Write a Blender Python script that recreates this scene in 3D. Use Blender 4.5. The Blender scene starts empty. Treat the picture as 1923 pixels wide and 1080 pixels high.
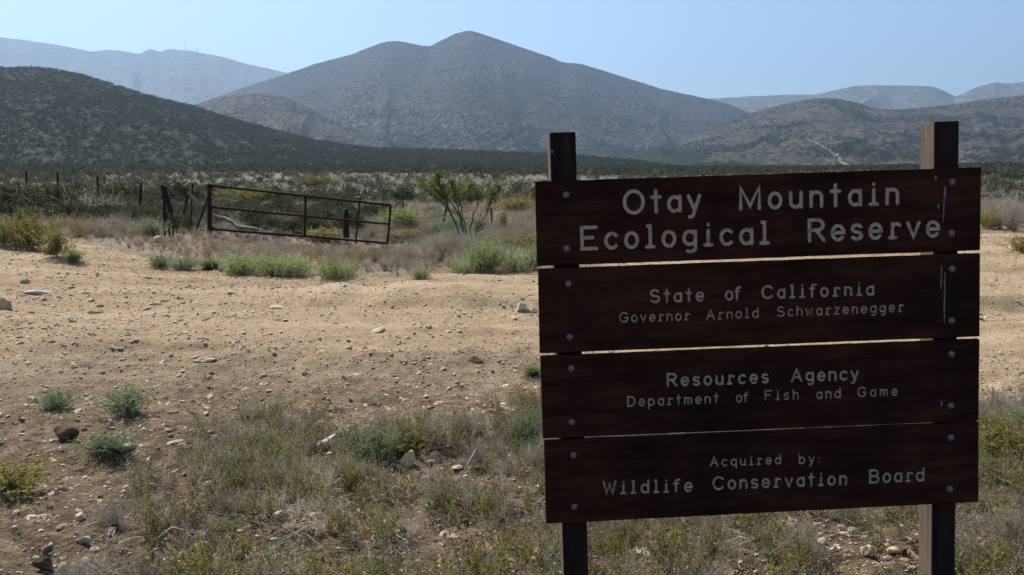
import bpy, bmesh, math, random
import numpy as np
from mathutils import Vector, Matrix
from mathutils.bvhtree import BVHTree
random.seed(7)
rng = np.random.default_rng(11)
SC = bpy.context.scene
COL = SC.collection
# ------------------------------------------------------------------ camera
F = 1630.0                      # focal length in photo pixels (photo 1923 x 1080)
CX, CY = 961.5, 540.0
EYE = 1.55
TH = math.atan(195 / F)         # the camera looks down a little
cam_d = bpy.data.cameras.new('camera')
cam = bpy.data.objects.new('camera', cam_d)
COL.objects.link(cam)
cam.location = (0, 0, EYE)
cam.rotation_euler = (math.pi / 2 - TH, 0, 0)
cam_d.sensor_width = 36
cam_d.lens = F / 1923 * 36
cam_d.clip_start = 0.05
cam_d.clip_end = 60000
SC.camera = cam
# ------------------------------------------------------------------ sky, sun, exposure
SUN_EL, SUN_AZ = math.radians(50), math.radians(-42)     # azimuth from +Y towards +X
w = bpy.data.worlds.new('World'); SC.world = w; w.use_nodes = True
nt = w.node_tree
bg = nt.nodes['Background']
sky = nt.nodes.new('ShaderNodeTexSky')
sky.sky_type = 'NISHITA'; sky.sun_disc = False
sky.sun_elevation = SUN_EL; sky.sun_rotation = SUN_AZ
sky.altitude = 200; sky.air_density = 1.0; sky.dust_density = 1.1; sky.ozone_density = 3.0
nt.links.new(sky.outputs[0], bg.inputs[0])
bg.inputs[1].default_value = 0.088
sd = bpy.data.lights.new('sun', 'SUN'); sd.energy = 4.8; sd.angle = math.radians(0.5); sd.color = (1, 0.95, 0.87)
so = bpy.data.objects.new('sun', sd); COL.objects.link(so)
sv = Vector((math.sin(SUN_AZ) * math.cos(SUN_EL), math.cos(SUN_AZ) * math.cos(SUN_EL), math.sin(SUN_EL)))
so.rotation_euler = sv.to_track_quat('Z', 'Y').to_euler()
SC.view_settings.view_transform = 'Standard'
SC.view_settings.look = 'None'
SC.view_settings.exposure = 0.85
SC.view_settings.gamma = 1
SC.view_settings.use_curve_mapping = False
SC.render.engine = 'CYCLES'
SC.cycles.use_denoising = True
SC.cycles.denoiser = 'OPENIMAGEDENOISE'
SC.cycles.max_bounces = 6
SC.cycles.volume_bounces = 0
HAZE = 1.05e-4

# ------------------------------------------------------------------ helpers
_c, _s = math.cos(TH), math.sin(TH)
def ray(u, v):
    """direction of a photo pixel, scaled to y = 1"""
    a, b = (u - CX) / F, (CY - v) / F
    d = np.array([a, _c + b * _s, b * _c - _s])
    return d / d[1]
def at(u, v, y):
    d = ray(u, v)
    return Vector((d[0] * y, y, EYE + d[2] * y))

def tag(o, label=None, cat=None, group=None, kind=None):
    if label: o['label'] = label
    if cat: o['category'] = cat
    if group: o['group'] = group
    if kind: o['kind'] = kind
    return o
def empty(name, loc, rot=(0, 0, 0)):
    o = bpy.data.objects.new(name, None); COL.objects.link(o)
    o.location = loc; o.rotation_euler = rot; o.empty_display_size = 0.1
    return o
def link(name, me, parent=None, loc=None):
    o = bpy.data.objects.new(name, me); COL.objects.link(o)
    if parent: o.parent = parent
    if loc is not None: o.location = loc
    return o
def mesh_np(name, V, Fc, mat=None, smooth=False):
    me = bpy.data.meshes.new(name)
    V = np.asarray(V, dtype=np.float32)
    Fc = np.asarray(Fc, dtype=np.int32)
    n, k = Fc.shape
    me.vertices.add(len(V)); me.vertices.foreach_set('co', V.ravel())
    me.loops.add(n * k); me.loops.foreach_set('vertex_index', Fc.ravel())
    me.polygons.add(n)
    me.polygons.foreach_set('loop_start', np.arange(0, n * k, k, dtype=np.int32))
    me.polygons.foreach_set('loop_total', np.full(n, k, dtype=np.int32))
    me.update(calc_edges=True)
    if smooth: me.polygons.foreach_set('use_smooth', np.ones(n, dtype=bool))
    if mat:
        for m in (mat if isinstance(mat, (list, tuple)) else [mat]): me.materials.append(m)
    return me
def bm_mesh(name, bm, mat=None, smooth=False):
    bmesh.ops.recalc_face_normals(bm, faces=bm.faces)
    me = bpy.data.meshes.new(name); bm.to_mesh(me); bm.free()
    if smooth:
        for p in me.polygons: p.use_smooth = True
    if mat: me.materials.append(mat)
    return me

def _hash(ix, iy, seed):
    h = (ix.astype(np.int64) * 374761393 + iy.astype(np.int64) * 668265263 + seed * 974634777) & 0xFFFFFFFF
    h = ((h ^ (h >> 13)) * 1274126177) & 0xFFFFFFFF
    h = (h ^ (h >> 16)) & 0xFFFFFFFF
    return h / 4294967295.0
def vn(x, y, seed=0):
    x = np.asarray(x, float); y = np.asarray(y, float)
    ix, iy = np.floor(x), np.floor(y)
    fx, fy = x - ix, y - iy
    fx = fx * fx * fx * (fx * (fx * 6 - 15) + 10); fy = fy * fy * fy * (fy * (fy * 6 - 15) + 10)
    a = _hash(ix, iy, seed); b = _hash(ix + 1, iy, seed); c = _hash(ix, iy + 1, seed); d = _hash(ix + 1, iy + 1, seed)
    return (a + (b - a) * fx) * (1 - fy) + (c + (d - c) * fx) * fy
def fbm(x, y, oct=4, seed=0, gain=0.5):
    s, a, t = 0, 1.0, 0
    for i in range(oct):
        s = s + a * (vn(x * 2 ** i + 17.3 * i, y * 2 ** i - 9.1 * i, seed + i) - 0.5); t += a; a *= gain
    return s / t * 2      # about -1..1
def sstep(e0, e1, x):
    t = np.clip((x - e0) / (e1 - e0), 0, 1); return t * t * (3 - 2 * t)

# ------------------------------------------------------------------ terrain height
def flat(u, v):
    d = ray(u, v); t = -EYE / d[2]; return d[0] * t, t
def edge(pts):
    A = []
    for u, v in pts:
        x, y = flat(u, v); A.append((math.atan2(x, y), math.hypot(x, y)))
    A = np.array(A); return A[:, 0], A[:, 1]
FAR = edge([(-700, 440), (0, 458), (100, 480), (200, 489), (290, 502), (420, 515), (660, 527), (780, 522), (1000, 510),
            (1300, 490), (1500, 470), (1700, 450), (1850, 438), (1923, 433), (2400, 420)])
NEAR = edge([(-900, 1500), (0, 1200), (150, 1085), (230, 960), (280, 880), (400, 845), (450, 815), (700, 790), (1010, 775),
             (1400, 765), (1850, 760), (1923, 742), (2500, 690)])
def road_masks(x, y):
    az = np.arctan2(x, y); r = np.hypot(x, y)
    n = fbm(x * 1.3, y * 1.3, 3, 5)
    rf = np.interp(az, *FAR) * (1 + 0.05 * n); rn = np.interp(az, *NEAR) * (1 + 0.10 * n)
    front = sstep(-0.2, 0.6, y)
    m = sstep(rn * 0.9, rn * 1.08, r) * (1 - sstep(rf * 0.97, rf * 1.03, r)) * front
    beyond = sstep(rf * 0.97, rf * 1.03, r) * front
    return m, beyond
def ground_h(x, y):
    x = np.asarray(x, float); y = np.asarray(y, float)
    r = np.hypot(x, y)
    m, beyond = road_masks(x, y)
    yy = np.clip(y, -3000, 430)
    h = 0.024 * 20 * np.logaddexp(0, (yy - 70) / 20)
    h = h + 0.42 * np.exp(-((x + 11.5) / 5) ** 2 - ((y - 17.5) / 5.5) ** 2)
    h = h + 0.10 * np.exp(-((x + 8.5) / 2.0) ** 2 - ((y - 23) / 2.5) ** 2) - 0.42 * np.exp(-((x + 3.6) / 3.0) ** 2 - ((y - 24) / 4) ** 2)
    h = h + 0.22 * fbm(x / 9, y / 9, 3, 1) * sstep(9, 28, r) * (1 - 0.95 * np.exp(-((x + 5.8) / 5) ** 2 - ((y - 21.5) / 6) ** 2)) + 3.0 * fbm(x / 160, y / 160, 3, 2) * sstep(80, 400, r)
    h = h + m * (0.10 * fbm(x * 0.3, y * 1.5, 4, 3) + 0.028 * fbm(x * 3, y * 5, 4, 4) + 0.02 * fbm(x * 9, y * 9, 3, 14) * (1 - sstep(6, 12, r)))
    yl = y + 0.5 * fbm(x * 0.7, y * 0.1, 3, 12)
    h = h + m * 0.12 * (sstep(10.25, 10.6, yl) - sstep(10.9, 14, yl)) * sstep(-4.5, -2.5, x) * (0.55 + 0.9 * sstep(-.2, .3, fbm(x * 0.9, x * 0 + 3.3, 2, 13)))
    yk = y + 0.45 * fbm(x * 0.8, y * 0.1 + 7, 3, 18)
    h = h + m * 0.06 * (sstep(7.5, 7.75, yk) - sstep(7.9, 9.2, yk)) * (1 - sstep(-3.0, -1.0, x))
    h = h + m * 0.05 * (np.exp(-((y - 7.4 - 0.25 * x * 0.1) / 0.25) ** 2) - np.exp(-((y - 7.9) / 0.2) ** 2)) * sstep(-0.2, .4, fbm(x * .5, y, 2, 30) + .3)
    h = h + (1 - m) * (0.05 * fbm(x * 2, y * 2, 4, 6) + 0.045 * fbm(x * 8, y * 8, 4, 7)) * (1 - 0.4 * beyond) * sstep(0, 1.0, r)
    return h
def on_ground(u, v, tmax=900):
    d = ray(u, v)
    t = np.concatenate([np.linspace(1.5, 40, 2500), np.geomspace(40.02, tmax, 2500)])
    z = EYE + d[2] * t - ground_h(d[0] * t, t)
    k = np.where(z < 0)[0]
    tt = t[k[0]] if len(k) else tmax
    return Vector((d[0] * tt, tt, float(ground_h(d[0] * tt, tt))))
def gz(x, y): return float(ground_h(np.array([x]), np.array([y]))[0])

# ------------------------------------------------------------------ materials
def mat(name, rough=0.9, spec=0.2):
    m = bpy.data.materials.new(name); m.use_nodes = True
    N = m.node_tree.nodes; L = m.node_tree.links
    p = N['Principled BSDF']; p.inputs['Roughness'].default_value = rough
    p.inputs['Specular IOR Level'].default_value = spec
    return m, N, L, p
def nnoise(N, L, scale, detail=6, vec=None, rough=0.6, stretch=None, dist=0.0):
    t = N.new('ShaderNodeTexNoise'); t.inputs['Scale'].default_value = scale; t.inputs['Detail'].default_value = detail
    t.inputs['Roughness'].default_value = rough; t.inputs['Distortion'].default_value = dist
    if vec is None:
        g = N.new('ShaderNodeNewGeometry'); vec = g.outputs['Position']
    if stretch:
        mp = N.new('ShaderNodeMapping'); mp.inputs['Scale'].default_value = stretch; L.new(vec, mp.inputs[0]); vec = mp.outputs[0]
    L.new(vec, t.inputs['Vector'])
    return t.outputs['Fac']
def ramp(N, L, fac, stops, interp='LINEAR'):
    r = N.new('ShaderNodeValToRGB'); r.color_ramp.interpolation = interp
    e = r.color_ramp.elements
    while len(e) < len(stops): e.new(0.5)
    for i, (p, c) in enumerate(stops):
        e[i].position = p; e[i].color = (c, c, c, 1) if isinstance(c, (int, float)) else (*c, 1)
    L.new(fac, r.inputs[0]); return r.outputs[0]
def mixc(N, L, fac, a, b, mode='MIX'):
    x = N.new('ShaderNodeMix'); x.data_type = 'RGBA'; x.blend_type = mode
    for s, v in ((x.inputs[0], fac), (x.inputs[6], a), (x.inputs[7], b)):
        if isinstance(v, (int, float)): s.default_value = v
        elif isinstance(v, tuple): s.default_value = (*v, 1)
        else: L.new(v, s)
    return x.outputs[2]
def bump(N, L, p, h, strength=0.5, dist=0.02):
    b = N.new('ShaderNodeBump'); b.inputs['Strength'].default_value = strength; b.inputs['Distance'].default_value = dist
    L.new(h, b.inputs['Height']); L.new(b.outputs[0], p.inputs['Normal'])
def attr(N, name):
    a = N.new('ShaderNodeAttribute'); a.attribute_name = name; return a.outputs['Fac']

def ground_material():
    m, N, L, p = mat('ground_soil', 0.95, 0.1)
    n0 = nnoise(N, L, 1.0, 6, stretch=(0.25, 3.2, 1), rough=0.7); n1 = nnoise(N, L, 0.7, 8, stretch=(0.22, 1.9, 1)); n2 = nnoise(N, L, 9, 8, rough=0.75); n3 = nnoise(N, L, 60, 4)
    road = ramp(N, L, n1, [(0.3, (0.29, 0.193, 0.108)), (0.5, (0.410, 0.298, 0.178)), (0.7, (0.49, 0.380, 0.245))])
    road = mixc(N, L, ramp(N, L, n2, [(0.38, 0.0), (0.62, 1.0)]), mixc(N, L, 0.45, road, (0.20, 0.125, 0.07)), road)
    road = mixc(N, L, ramp(N, L, n3, [(0.5, 0.0), (0.75, 0.4)]), road, (0.55, 0.46, 0.34))
    road = mixc(N, L, ramp(N, L, n0, [(0.56, 0.0), (0.66, 0.6)]), road, (0.19, 0.115, 0.065))
    near = ramp(N, L, n2, [(0.36, (0.058, 0.040, 0.023)), (0.5, (0.135, 0.096, 0.057)), (0.68, (0.27, 0.205, 0.13))])
    dry = ramp(N, L, nnoise(N, L, 0.35, 8), [(0.35, (0.13, 0.095, 0.068)), (0.5, (0.20, 0.155, 0.105)), (0.65, (0.27, 0.215, 0.145))])
    far = ramp(N, L, nnoise(N, L, 0.03, 10, stretch=(1, 0.6, 1), rough=0.7), [(0.36, (0.060, 0.055, 0.040)), (0.5, (0.105, 0.090, 0.068)), (0.60, (0.165, 0.135, 0.10)), (0.70, (0.25, 0.20, 0.15))])
    c = mixc(N, L, attr(N, 'road'), near, road)
    c = mixc(N, L, attr(N, 'beyond'), c, dry)
    c = mixc(N, L, attr(N, 'far'), c, far)
    L.new(c, p.inputs['Base Color'])
    v = N.new('ShaderNodeTexVoronoi'); v.inputs['Scale'].default_value = 14
    g = N.new('ShaderNodeNewGeometry'); L.new(g.outputs['Position'], v.inputs['Vector'])
    hh = N.new('ShaderNodeMath'); hh.operation = 'ADD'; L.new(n2, hh.inputs[0]); L.new(n3, hh.inputs[1])
    bump(N, L, p, hh.outputs[0], 0.9, 0.03)
    return m
def hill_material(name, dark, mid, light, scale, cut=(0.42, 0.5, 0.62), rock=None, patch=None, patch_scale=0.004, patch_amt=0.85):
    m, N, L, p = mat(name, 0.95, 0.05)
    a = nnoise(N, L, scale, 4, rough=0.8, stretch=(1, 0.22, 0.6))
    c = ramp(N, L, a, [(cut[0], dark), (cut[1], mid), (cut[2], light)])
    if patch:
        c = mixc(N, L, ramp(N, L, nnoise(N, L, patch_scale, 9, rough=0.62), [(0.46, 0.0), (0.60, patch_amt)]), c, mixc(N, L, ramp(N, L, a, [(0.45, 0.0), (0.62, 1.0)]), dark, patch))
    b = nnoise(N, L, scale * 0.22, 3, rough=0.6, stretch=(1, 0.4, 1))
    c = mixc(N, L, ramp(N, L, b, [(0.35, 0.0), (0.65, 0.55)]), c, dark)
    if rock:
        k = nnoise(N, L, scale * 1.6, 2, stretch=(1, 0.25, 0.6)); z = nnoise(N, L, patch_scale * 2.2, 3)
        mu = N.new('ShaderNodeMath'); mu.operation = 'MULTIPLY'
        L.new(ramp(N, L, k, [(0.63, 0.0), (0.70, 1.0)]), mu.inputs[0]); L.new(ramp(N, L, z, [(0.5, 0.0), (0.62, 0.8)]), mu.inputs[1])
        c = mixc(N, L, mu.outputs[0], c, rock)
    L.new(c, p.inputs['Base Color'])
    bump(N, L, p, a, 0.5, 0.9 / scale * 0.25)
    return m
def plant_material(name, cols, trans=0.35, var=0.35):
    """leaf / twig material: colour varies from plant to plant and along the plant"""
    m = bpy.data.materials.new(name); m.use_nodes = True
    N = m.node_tree.nodes; L = m.node_tree.links; N.remove(N['Principled BSDF'])
    oi = N.new('ShaderNodeObjectInfo')
    n = nnoise(N, L, 7.0, 3)
    ad = N.new('ShaderNodeMath'); ad.operation = 'MULTIPLY_ADD'; L.new(oi.outputs['Random'], ad.inputs[0]); ad.inputs[1].default_value = 0.6
    ad2 = N.new('ShaderNodeMath'); ad2.operation = 'MULTIPLY_ADD'; L.new(n, ad2.inputs[0]); ad2.inputs[1].default_value = 1.2; ad2.inputs[2].default_value = -0.4
    L.new(ad2.outputs[0], ad.inputs[2])
    k = len(cols)
    c = ramp(N, L, ad.outputs[0], [(i / max(1, k - 1), col) for i, col in enumerate(cols)])
    d = N.new('ShaderNodeBsdfDiffuse'); t = N.new('ShaderNodeBsdfTranslucent'); x = N.new('ShaderNodeMixShader')
    L.new(c, d.inputs[0]); L.new(c, t.inputs[0]); x.inputs[0].default_value = trans
    L.new(d.outputs[0], x.inputs[1]); L.new(t.outputs[0], x.inputs[2]); L.new(x.outputs[0], N['Material Output'].inputs[0])
    return m
def simple(name, cols, scale=4, rough=0.9, spec=0.2, stretch=None, metal=0.0, bmp=0.3, bd=0.01, coord='pos'):
    m, N, L, p = mat(name, rough, spec)
    vec = None
    if coord == 'obj':
        tc = N.new('ShaderNodeTexCoord'); vec = tc.outputs['Object']
    n = nnoise(N, L, scale, 8, vec=vec, stretch=stretch, rough=0.65)
    k = len(cols)
    c = ramp(N, L, n, [(0.3 + 0.4 * i / max(1, k - 1), col) for i, col in enumerate(cols)])
    if name == 'stained_wood':      # faded and blackened areas of the old stain
        c = mixc(N, L, ramp(N, L, nnoise(N, L, 2.2, 5, vec=vec), [(0.42, 0.0), (0.62, 0.6)]), c, (0.006, 0.004, 0.004))
        c = mixc(N, L, ramp(N, L, nnoise(N, L, 90, 3, vec=vec, stretch=(0.15, 1, 1)), [(0.60, 0.0), (0.72, 0.5)]), c, (0.07, 0.045, 0.035))
    L.new(c, p.inputs['Base Color']); p.inputs['Metallic'].default_value = metal
    bump(N, L, p, n, bmp, bd)
    return m
M = {}
M['ground'] = ground_material()
M['wood'] = simple('stained_wood', [(0.019, 0.0070, 0.0044), (0.043, 0.0150, 0.0084), (0.070, 0.0255, 0.0145)], 6, 0.8, 0.06, stretch=(0.5, 3, 4), bmp=0.5, bd=0.003, coord='obj')
M['post_side'] = simple('sunlit_post_side', [(0.08, 0.055, 0.038), (0.17, 0.125, 0.09)], 7, 0.85, 0.15, stretch=(5, 5, 0.4), bmp=0.6, bd=0.003, coord='obj')  # paler post wood: sunlight on the sun-facing faces put into the colour
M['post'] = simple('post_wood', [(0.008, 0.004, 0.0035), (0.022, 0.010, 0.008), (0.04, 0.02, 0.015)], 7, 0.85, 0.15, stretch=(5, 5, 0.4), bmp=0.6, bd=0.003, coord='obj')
M['paint'] = simple('groove_paint', [(0.24, 0.19, 0.13), (0.46, 0.375, 0.265), (0.56, 0.47, 0.34)], 60, 0.8, 0.2, coord='obj', bd=0.001)
M['bolt'] = simple('galvanised_steel', [(0.06, 0.065, 0.075), (0.20, 0.205, 0.22)], 80, 0.55, 0.5, coord='obj', bd=0.001, metal=0.3)
M['drip'] = simple('white_drip', [(0.06, 0.05, 0.045), (0.32, 0.30, 0.28)], 50, 0.8, 0.2, coord='obj')
M['rust'] = simple('rusty_pipe', [(0.014, 0.006, 0.005), (0.034, 0.012, 0.010), (0.06, 0.024, 0.018)], 9, 0.85, 0.2)
M['oldwood'] = simple('weathered_wood', [(0.04, 0.03, 0.025), (0.09, 0.07, 0.055)], 12, 0.9, 0.1, stretch=(4, 4, 1))
M['greywood'] = simple('grey_driftwood', [(0.12, 0.105, 0.09), (0.32, 0.29, 0.26)], 12, 0.9, 0.1)
def stone_material(name, cols):
    m, N, L, p = mat(name, 0.9, 0.15)
    oi = N.new('ShaderNodeObjectInfo'); n = nnoise(N, L, 25, 6)
    ad = N.new('ShaderNodeMath'); ad.operation = 'MULTIPLY_ADD'; L.new(oi.outputs['Random'], ad.inputs[0]); ad.inputs[1].default_value = 0.8
    sc = N.new('ShaderNodeMath'); sc.operation = 'MULTIPLY_ADD'; L.new(n, sc.inputs[0]); sc.inputs[1].default_value = 0.8; sc.inputs[2].default_value = -0.3
    L.new(sc.outputs[0], ad.inputs[2])
    L.new(ramp(N, L, ad.outputs[0], [(i / (len(cols) - 1), c) for i, c in enumerate(cols)]), p.inputs['Base Color'])
    bump(N, L, p, n, 0.5, 0.01)
    return m
M['stone'] = stone_material('field_stone', [(0.16, 0.11, 0.07), (0.34, 0.26, 0.18), (0.44, 0.355, 0.255), (0.55, 0.47, 0.36)])
M['clod'] = stone_material('soil_clod', [(0.10, 0.07, 0.045), (0.17, 0.12, 0.08), (0.27, 0.20, 0.14)])
M['white_stone'] = stone_material('white_stone', [(0.30, 0.26, 0.21), (0.50, 0.46, 0.40)])
M['dark_stone'] = stone_material('dark_stone', [(0.05, 0.035, 0.02), (0.12, 0.085, 0.05)])
M['tan_stone'] = stone_material('tan_stone', [(0.42, 0.33, 0.2), (0.6, 0.5, 0.34)])
M['leaf_green'] = plant_material('bright_green_leaf', [(0.17, 0.215, 0.075), (0.26, 0.31, 0.12), (0.37, 0.41, 0.19)], 0.5)
M['leaf_olive'] = plant_material('olive_leaf', [(0.12, 0.115, 0.035), (0.22, 0.20, 0.06), (0.34, 0.29, 0.10)])
M['leaf_yellow'] = plant_material('yellow_green_leaf', [(0.14, 0.14, 0.055), (0.24, 0.225, 0.085), (0.34, 0.30, 0.13)])
M['leaf_dark'] = plant_material('dark_scrub_leaf', [(0.045, 0.056, 0.030), (0.072, 0.082, 0.045), (0.11, 0.115, 0.065)], 0.25)
M['leaf_dull'] = plant_material('dull_scrub_leaf', [(0.07, 0.068, 0.048), (0.11, 0.105, 0.075), (0.155, 0.145, 0.105)], 0.25)
M['leaf_hill'] = plant_material('hill_scrub_leaf', [(0.052, 0.058, 0.043), (0.070, 0.074, 0.054), (0.095, 0.094, 0.070)], 0.3)
M['leaf_shrub'] = plant_material('shrub_leaf', [(0.12, 0.13, 0.045), (0.19, 0.19, 0.07), (0.27, 0.26, 0.11)], 0.45)
M['litter'] = simple('dry_litter', [(0.11, 0.09, 0.07), (0.21, 0.18, 0.14), (0.40, 0.35, 0.28)], 9)
M['black_wood'] = simple('dark_fence_wood', [(0.012, 0.010, 0.009), (0.035, 0.027, 0.022)], 12)
M['leaf_grey'] = plant_material('grey_twig', [(0.16, 0.14, 0.11), (0.27, 0.235, 0.19), (0.38, 0.34, 0.28)], 0.35)
M['leaf_brown'] = plant_material('brown_twig', [(0.16, 0.095, 0.05), (0.27, 0.175, 0.10), (0.38, 0.28, 0.18)], 0.4)
M['straw'] = plant_material('dry_straw', [(0.24, 0.20, 0.14), (0.38, 0.32, 0.235), (0.52, 0.45, 0.34)], 0.5)
M['sage'] = plant_material('sage_leaf', [(0.13, 0.165, 0.075), (0.20, 0.24, 0.12), (0.29, 0.33, 0.19)])
M['bark'] = simple('shrub_bark', [(0.06, 0.05, 0.038), (0.14, 0.12, 0.095)], 14)
M['stick'] = simple('bleached_stick', [(0.35, 0.32, 0.27), (0.62, 0.58, 0.52)], 20)

# ------------------------------------------------------------------ ground sheet
def build_ground():
    R1 = np.geomspace(0.4, 2.5, 30)[:-1]; R2 = np.geomspace(2.5, 28, 400)[:-1]; R3 = np.geomspace(28, 16000, 190)
    R = np.concatenate([R1, R2, R3]); a0 = math.radians(40)
    A = np.concatenate([np.linspace(-a0, a0, 560), np.linspace(a0, 2 * math.pi - a0, 92)[1:-1]])
    nr, na = len(R), len(A)
    rr, aa = np.meshgrid(R, A, indexing='ij')
    x = rr * np.sin(aa); y = rr * np.cos(aa); z = ground_h(x, y)
    V = np.stack([x, y, z], -1).reshape(-1, 3)
    V = np.vstack([V, [[0, 0, gz(0, 0)]]])
    i, j = np.meshgrid(np.arange(nr - 1), np.arange(na), indexing='ij'); j2 = (j + 1) % na
    Fc = np.stack([i * na + j, (i + 1) * na + j, (i + 1) * na + j2, i * na + j2], -1).reshape(-1, 4)
    k = np.arange(na); c = np.full(na, len(V) - 1)
    me = mesh_np('ground', V, Fc, M['ground'], True)
    bm = bmesh.new(); bm.from_mesh(me); bm.verts.ensure_lookup_table()
    for q in range(na): bm.faces.new((bm.verts[nr * na], bm.verts[q], bm.verts[(q + 1) % na]))
    bmesh.ops.recalc_face_normals(bm, faces=bm.faces)
    bm.to_mesh(me); bm.free()
    for p in me.polygons: p.use_smooth = True
    X, Y = V[:, 0], V[:, 1]; m, b = road_masks(X, Y)
    m = m * sstep(4.8, 9.0, np.hypot(X, Y) + 0.8 * fbm(X * 1.1, Y * 1.1, 3, 15) + 0.9 * (X > 0.5) - 0.7 * (X < -1.8))
    for nm, val in (('road', m), ('beyond', b), ('far', sstep(45, 110, np.hypot(X, Y)))):
        at_ = me.attributes.new(nm, 'FLOAT', 'POINT'); at_.data.foreach_set('value', val.astype(np.float32))
    o = link('ground', me)
    tag(o, 'tan dirt road, bare stony soil and dry valley floor', None, None, 'structure')
build_ground()

# ------------------------------------------------------------------ hills
HILLS = {}
def build_hill(name, sky_pts, D, yf, back, mt, label, zb=0, amp=0.1, gully=9, seed=0, nu=420, nv=110, power=1.15, fine=0.6, spurs=()):
    P = np.array(sky_pts, float); D_is_far = (not callable(D)) and D > 5000
    U = np.linspace(P[0, 0], P[-1, 0], nu)
    # smooth the traced outline a little, then add the outline of brush
    Vv = np.interp(U, P[:, 0], P[:, 1])
    k = 3 if D_is_far else (max(3, int(nu * 0.008)) | 1)
    pad = np.pad(Vv, k // 2, mode='edge'); Vv = np.convolve(pad, np.ones(k) / k, 'valid')
    Dd = D(U) if callable(D) else np.full(nu, float(D)); Yf = yf(U) if callable(yf) else np.full(nu, float(yf))
    sl = np.array([ray(u, v)[2] for u, v in zip(U, Vv)]); sx = np.array([ray(u, 300)[0] for u in U])
    zr = EYE + sl * Dd
    H = zr - zb
    t = np.concatenate([np.linspace(0, 1, nv), 1 + np.linspace(0, 1, 26)[1:] ** 1.3])
    T, UU = np.meshgrid(t, U, indexing='ij')
    tf = np.clip(T, 0, 1); tb = np.clip(T - 1, 0, 1)
    Y = Yf + (Dd - Yf) * tf + back * tb
    X = sx * np.where(T <= 1, Y, Dd + (Y - Dd))
    g = tf ** power
    Z = zb + H * g
    # gullies and spurs that run down the slope
    wu = UU / 1000.0 * gully + 0.35 * fbm(UU / 130, T * 2.2, 3, seed + 5) * 1.2 + (spurs[0] if spurs else 0) * (1 - tf)
    rid = 1 - np.abs(fbm(wu, T * 0.8, 3, seed)) * 2
    env = np.sin(np.pi * np.clip(tf, 0, 1)) ** 0.8
    Z = Z + H * amp * env * (rid - 0.6) + H * amp * 0.12 * env * fbm(UU / 60, T * 6, 3, seed + 9)
    Z = Z + fine * fbm(X / (fine * 9), Y / (fine * 9), 3, seed + 3) * sstep(0, 0.1, tf)
    # behind the crest
    Z = np.where(T > 1, zb - 20 + (zr + 20 - zb) * (1 - tb) + fine * fbm(X / (fine * 9), Y / (fine * 9), 3, seed + 3), Z)
    Z = np.where(T < 1e-6, np.minimum(Z, zb) - 4, Z)
    # the two ends sink into the ground
    V = np.stack([X, Y, Z], -1).reshape(-1, 3)
    n = len(U); m = len(t)
    i, j = np.meshgrid(np.arange(m - 1), np.arange(n - 1), indexing='ij')
    Fc = np.stack([i * n + j, i * n + j + 1, (i + 1) * n + j + 1, (i + 1) * n + j], -1).reshape(-1, 4)
    me = mesh_np(name, V, Fc, mt, True)
    o = link(name, me); tag(o, label, None, None, 'structure')
    HILLS[label] = (V, Fc, BVHTree.FromPolygons([tuple(v) for v in V], Fc.tolist()), o)
    return HILLS[label]

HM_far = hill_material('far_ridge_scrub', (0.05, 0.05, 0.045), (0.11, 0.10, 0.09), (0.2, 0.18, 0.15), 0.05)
HM_main = hill_material('mountain_scrub', (0.014, 0.017, 0.018), (0.034, 0.031, 0.031), (0.080, 0.066, 0.060), 0.11, rock=(0.30, 0.27, 0.25), patch=(0.15, 0.115, 0.098), patch_scale=0.003)
HM_mid = hill_material('brown_hill_scrub', (0.018, 0.022, 0.017), (0.050, 0.041, 0.032), (0.12, 0.090, 0.068), 0.16, rock=(0.33, 0.29, 0.24), patch=(0.20, 0.15, 0.115), patch_scale=0.005)
HM_dark = hill_material('dark_hill_scrub', (0.024, 0.028, 0.020), (0.036, 0.040, 0.029), (0.055, 0.054, 0.041), 0.33, cut=(0.45, 0.56, 0.72), patch=(0.13, 0.105, 0.08), patch_scale=0.006, patch_amt=0.2)
HM_small = hill_material('small_hill_scrub', (0.016, 0.024, 0.016), (0.035, 0.042, 0.03), (0.11, 0.10, 0.08), 0.25, cut=(0.42, 0.55, 0.7))

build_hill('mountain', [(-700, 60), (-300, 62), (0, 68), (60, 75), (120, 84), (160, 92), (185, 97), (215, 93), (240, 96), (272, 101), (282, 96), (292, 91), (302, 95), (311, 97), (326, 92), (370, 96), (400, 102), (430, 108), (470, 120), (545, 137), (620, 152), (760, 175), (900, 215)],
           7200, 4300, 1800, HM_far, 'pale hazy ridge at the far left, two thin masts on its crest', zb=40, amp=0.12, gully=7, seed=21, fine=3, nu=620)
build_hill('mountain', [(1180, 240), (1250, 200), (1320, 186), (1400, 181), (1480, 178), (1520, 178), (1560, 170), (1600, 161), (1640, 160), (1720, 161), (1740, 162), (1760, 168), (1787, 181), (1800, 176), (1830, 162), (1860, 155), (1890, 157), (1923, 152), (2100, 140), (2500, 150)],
           5600, 3300, 1500, HM_far, 'low blue ridge at the far right behind the brown hills', zb=60, amp=0.10, gully=7, seed=31, fine=3, nu=560)
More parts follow.
